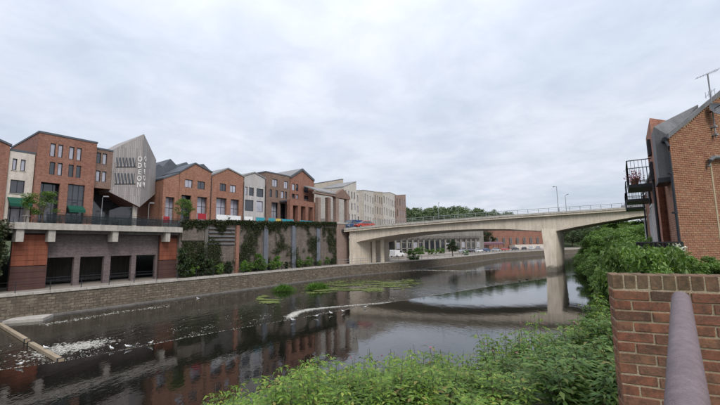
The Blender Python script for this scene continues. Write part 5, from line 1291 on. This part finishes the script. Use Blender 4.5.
while cnt < 6500:
    px, py, w_ = random.choice(poly_c); c = G(px+random.gauss(0, w_*1.5), py+random.gauss(0, 1.3))
    if mnoise.noise((c.x*.35, c.y*.8, 7)) < -.02: continue
    r_ = random.uniform(.06, .2); o_ = len(wv); k = 6; z_ = .012+random.random()*.03
    for j in range(k): wv.append((c.x+math.cos(j*1.047)*r_*random.uniform(.7, 1.4), c.y+math.sin(j*1.047)*r_*random.uniform(.5, 1), z_+random.uniform(-.008, .012)))
    wf.append(tuple(range(o_, o_+k))); cnt += 1
me = bpy.data.meshes.new('floating_weed'); me.from_pydata(wv, [], wf); me.materials.append(MAT['weed']); tag(link('floating_weed', me), 'yellow green mat of floating weed on the river near bridge', 'weed', kind='stuff')
# gulls: one continuous body each, beak and legs as parts
def bird_mesh(h=1.0, matn='bird_white'):
    ring = [(-.26, .13, .006, .02), (-.2, .14, .03, .022), (-.1, .15, .075, .06), (0, .155, .1, .08), (.1, .17, .09, .08), (.16, .205, .055, .055), (.185, .25, .04, .042), (.2, .285, .043, .045), (.22, .3, .036, .036), (.24, .3, .012, .012)]
    vs_, fs_ = [], []; k = 10
    for x, z_, ry, rz_ in ring:
        for j in range(k): vs_.append((x+(.0 if x < .15 else .02*math.cos(j*.628)), math.cos(j*2*math.pi/k)*ry, z_+math.sin(j*2*math.pi/k)*rz_))
    for i in range(len(ring)-1):
        for j in range(k): fs_.append((i*k+j, i*k+(j+1) % k, (i+1)*k+(j+1) % k, (i+1)*k+j))
    fs_ += [tuple(range(k)), tuple(range((len(ring)-1)*k, len(ring)*k))]
    b_ = MB().add(vs_, fs_).mesh('body', matn, True)
    wg = MB()
    for s_ in (-1, 1): wg.add([(.1, s_*.085, .19), (.0, s_*.106, .2), (-.3, s_*.03, .15), (-.12, s_*.098, .125), (.06, s_*.1, .13), (-.1, s_*.06, .21)], [(0, 1, 2, 3, 4), (0, 5, 2, 1), (0, 4, 3, 2, 5)])
    w_ = wg.mesh('wings', 'metal_grey' if matn == 'bird_white' else matn)
    bk = MB().tube([(.235, 0, .298), (.285, 0, .285)], [.013, .004], 6).mesh('beak', 'banner_yellow')
    lgm = MB().tube([(.0, -.03, .09), (.0, -.03, -.02)], .007, 5).tube([(.0, .03, .09), (.0, .03, -.02)], .007, 5).mesh('legs', 'banner_yellow')
    return b_, w_, bk, lgm
GU = bird_mesh(); DU = bird_mesh(matn='bird_dark')
gulls = [(20, 366.5, 1), (111.5, 350.5, 1), (128, 348.5, 1), (150.5, 345, 1), (198, 298.5, 1), (293, 321.5, 1), (316.5, 317.5, 1), (331, 314.5, 1), (343, 312.5, 1), (365, 308.5, 1), (46, 350, 1), (520, 281.5, 0), (527, 279.5, 0)]
for i, (px, py, g_) in enumerate(gulls):
    c = G(px, py, POOL if py > 300 else 0); zz = .03 if py > 305 else -.1
    o = empty('gull' if g_ else 'duck', c+Vector((0, 0, zz)), 'white gull standing along the foaming weir edge' if g_ else 'dark duck swimming near the bridge pier', 'bird', 'gulls on the weir' if g_ else 'ducks by the pier', random.uniform(-.6, .6)+(3.14 if i % 3 else 0), 0.72 if g_ else 1.2)
    for nm, me_ in zip(('body', 'wings', 'beak', 'legs'), GU if g_ else DU):
        if nm == 'legs' and not g_: continue
        local(nm, me_, o)
# ================================================================== TERRACE LIFE
def lamp_small(px, m_, h, label):
    s_ = S(px, 214, m_)[0]; lamp_post(P(s_, m_, DECK), h, label, (.25, .1), .032)
lamp_small(101.5, 4.2, 3.2, 'slim terrace lamp post beside the brick wing')
lamp_small(148.5, 4.2, 2.9, 'slim terrace lamp post under the timber prow')
def table_set():
    tb = (MB().tube([(0, 0, .72), (0, 0, .75)], .38, 12).mesh('table_top', 'metal_grey'), MB().tube([(0, 0, 0), (0, 0, .72)], .03, 6).tube([(0, 0, 0), (0, 0, .03)], .22, 10).mesh('pedestal', 'metal_dark'))
    return tb
def chair_set():
    seat = MB().box((0, 0, .45), (.42, .42, .04)).mesh('seat', 'plastic_grey'); back_ = MB().box((-.2, 0, .72), (.04, .42, .3)).mesh('backrest', 'plastic_grey')
    legs = [MB().bar((x, y, 0), (x, y, .43 if x > 0 else .85), .03).mesh('leg', 'metal_dark') for x in (-.19, .19) for y in (-.19, .19)]
    return seat, back_, legs
TB = table_set(); CH = chair_set()
for i, s_ in enumerate((2.0, 3.6, 5.2, 6.9, 8.5, 10.2, 12.0, 13.8)):
    m_ = 4.0+random.uniform(-.2, .4); o = empty('cafe_table', P(s_, m_, DECK), 'small round cafe table on the podium behind the glass balustrade', 'table', 'cafe tables on the podium'); local('table_top', TB[0], o); local('pedestal', TB[1], o)
    for k in range(2):
        a = 1.57*k*2+random.uniform(-.4, .4)+.6; q_ = P(s_, m_, DECK)+Vector((math.cos(a)*.7, math.sin(a)*.7, 0))
        c = empty('cafe_chair', q_, 'grey cafe chair at a small round table on the podium', 'chair', 'cafe chairs on the podium', a+math.pi); local('seat', CH[0], c); local('backrest', CH[1], c)
        for l_ in CH[2]: local('leg', l_, c)
# cafe screens along the terrace edge
for px0, px1, mt, lab in ((163, 170, 'banner_red', 'red fabric screen under the low brick wing'), (197.5, 206.5, 'banner_red', 'red fabric screen before the orange gable shopfront'), (216, 241, 'white_paint', 'long white screen before the second orange gable'), (244, 253, 'white_paint', 'short white screen before the white timber gable'), (256, 265, 'banner_teal', 'teal screen left of the yellow panel'), (268.5, 275, 'banner_teal', 'narrow teal screen next to the yellow panel'), (275.8, 281, 'banner_yellow', 'yellow panel between two teal screens'), (282, 293.5, 'banner_teal', 'teal screen in front of the brown brick block'), (300, 314, 'banner_teal', 'teal screen under the brick arcade'), (318, 334, 'white_paint', 'white low screen behind the gallery columns')):
    m_ = 4.6 if px0 < 299 else 4.75; s0, s1 = S(px0, 216, m_)[0], S(px1, 216, m_)[0]; zb0 = 9.26 if px0 > 178 else DECK
    o = empty('cafe_screen', P((s0+s1)/2, m_, zb0), lab, 'screen')
    MB().lbox(s0, s1, m_, m_+.04, zb0+.65, zb0+1.5).build('fabric', mt, o)
    for x in (s0, s1): MB().lbox(x-.03, x+.03, m_-.03, m_+.07, zb0, zb0+1.55).build('post', 'metal_grey', o)
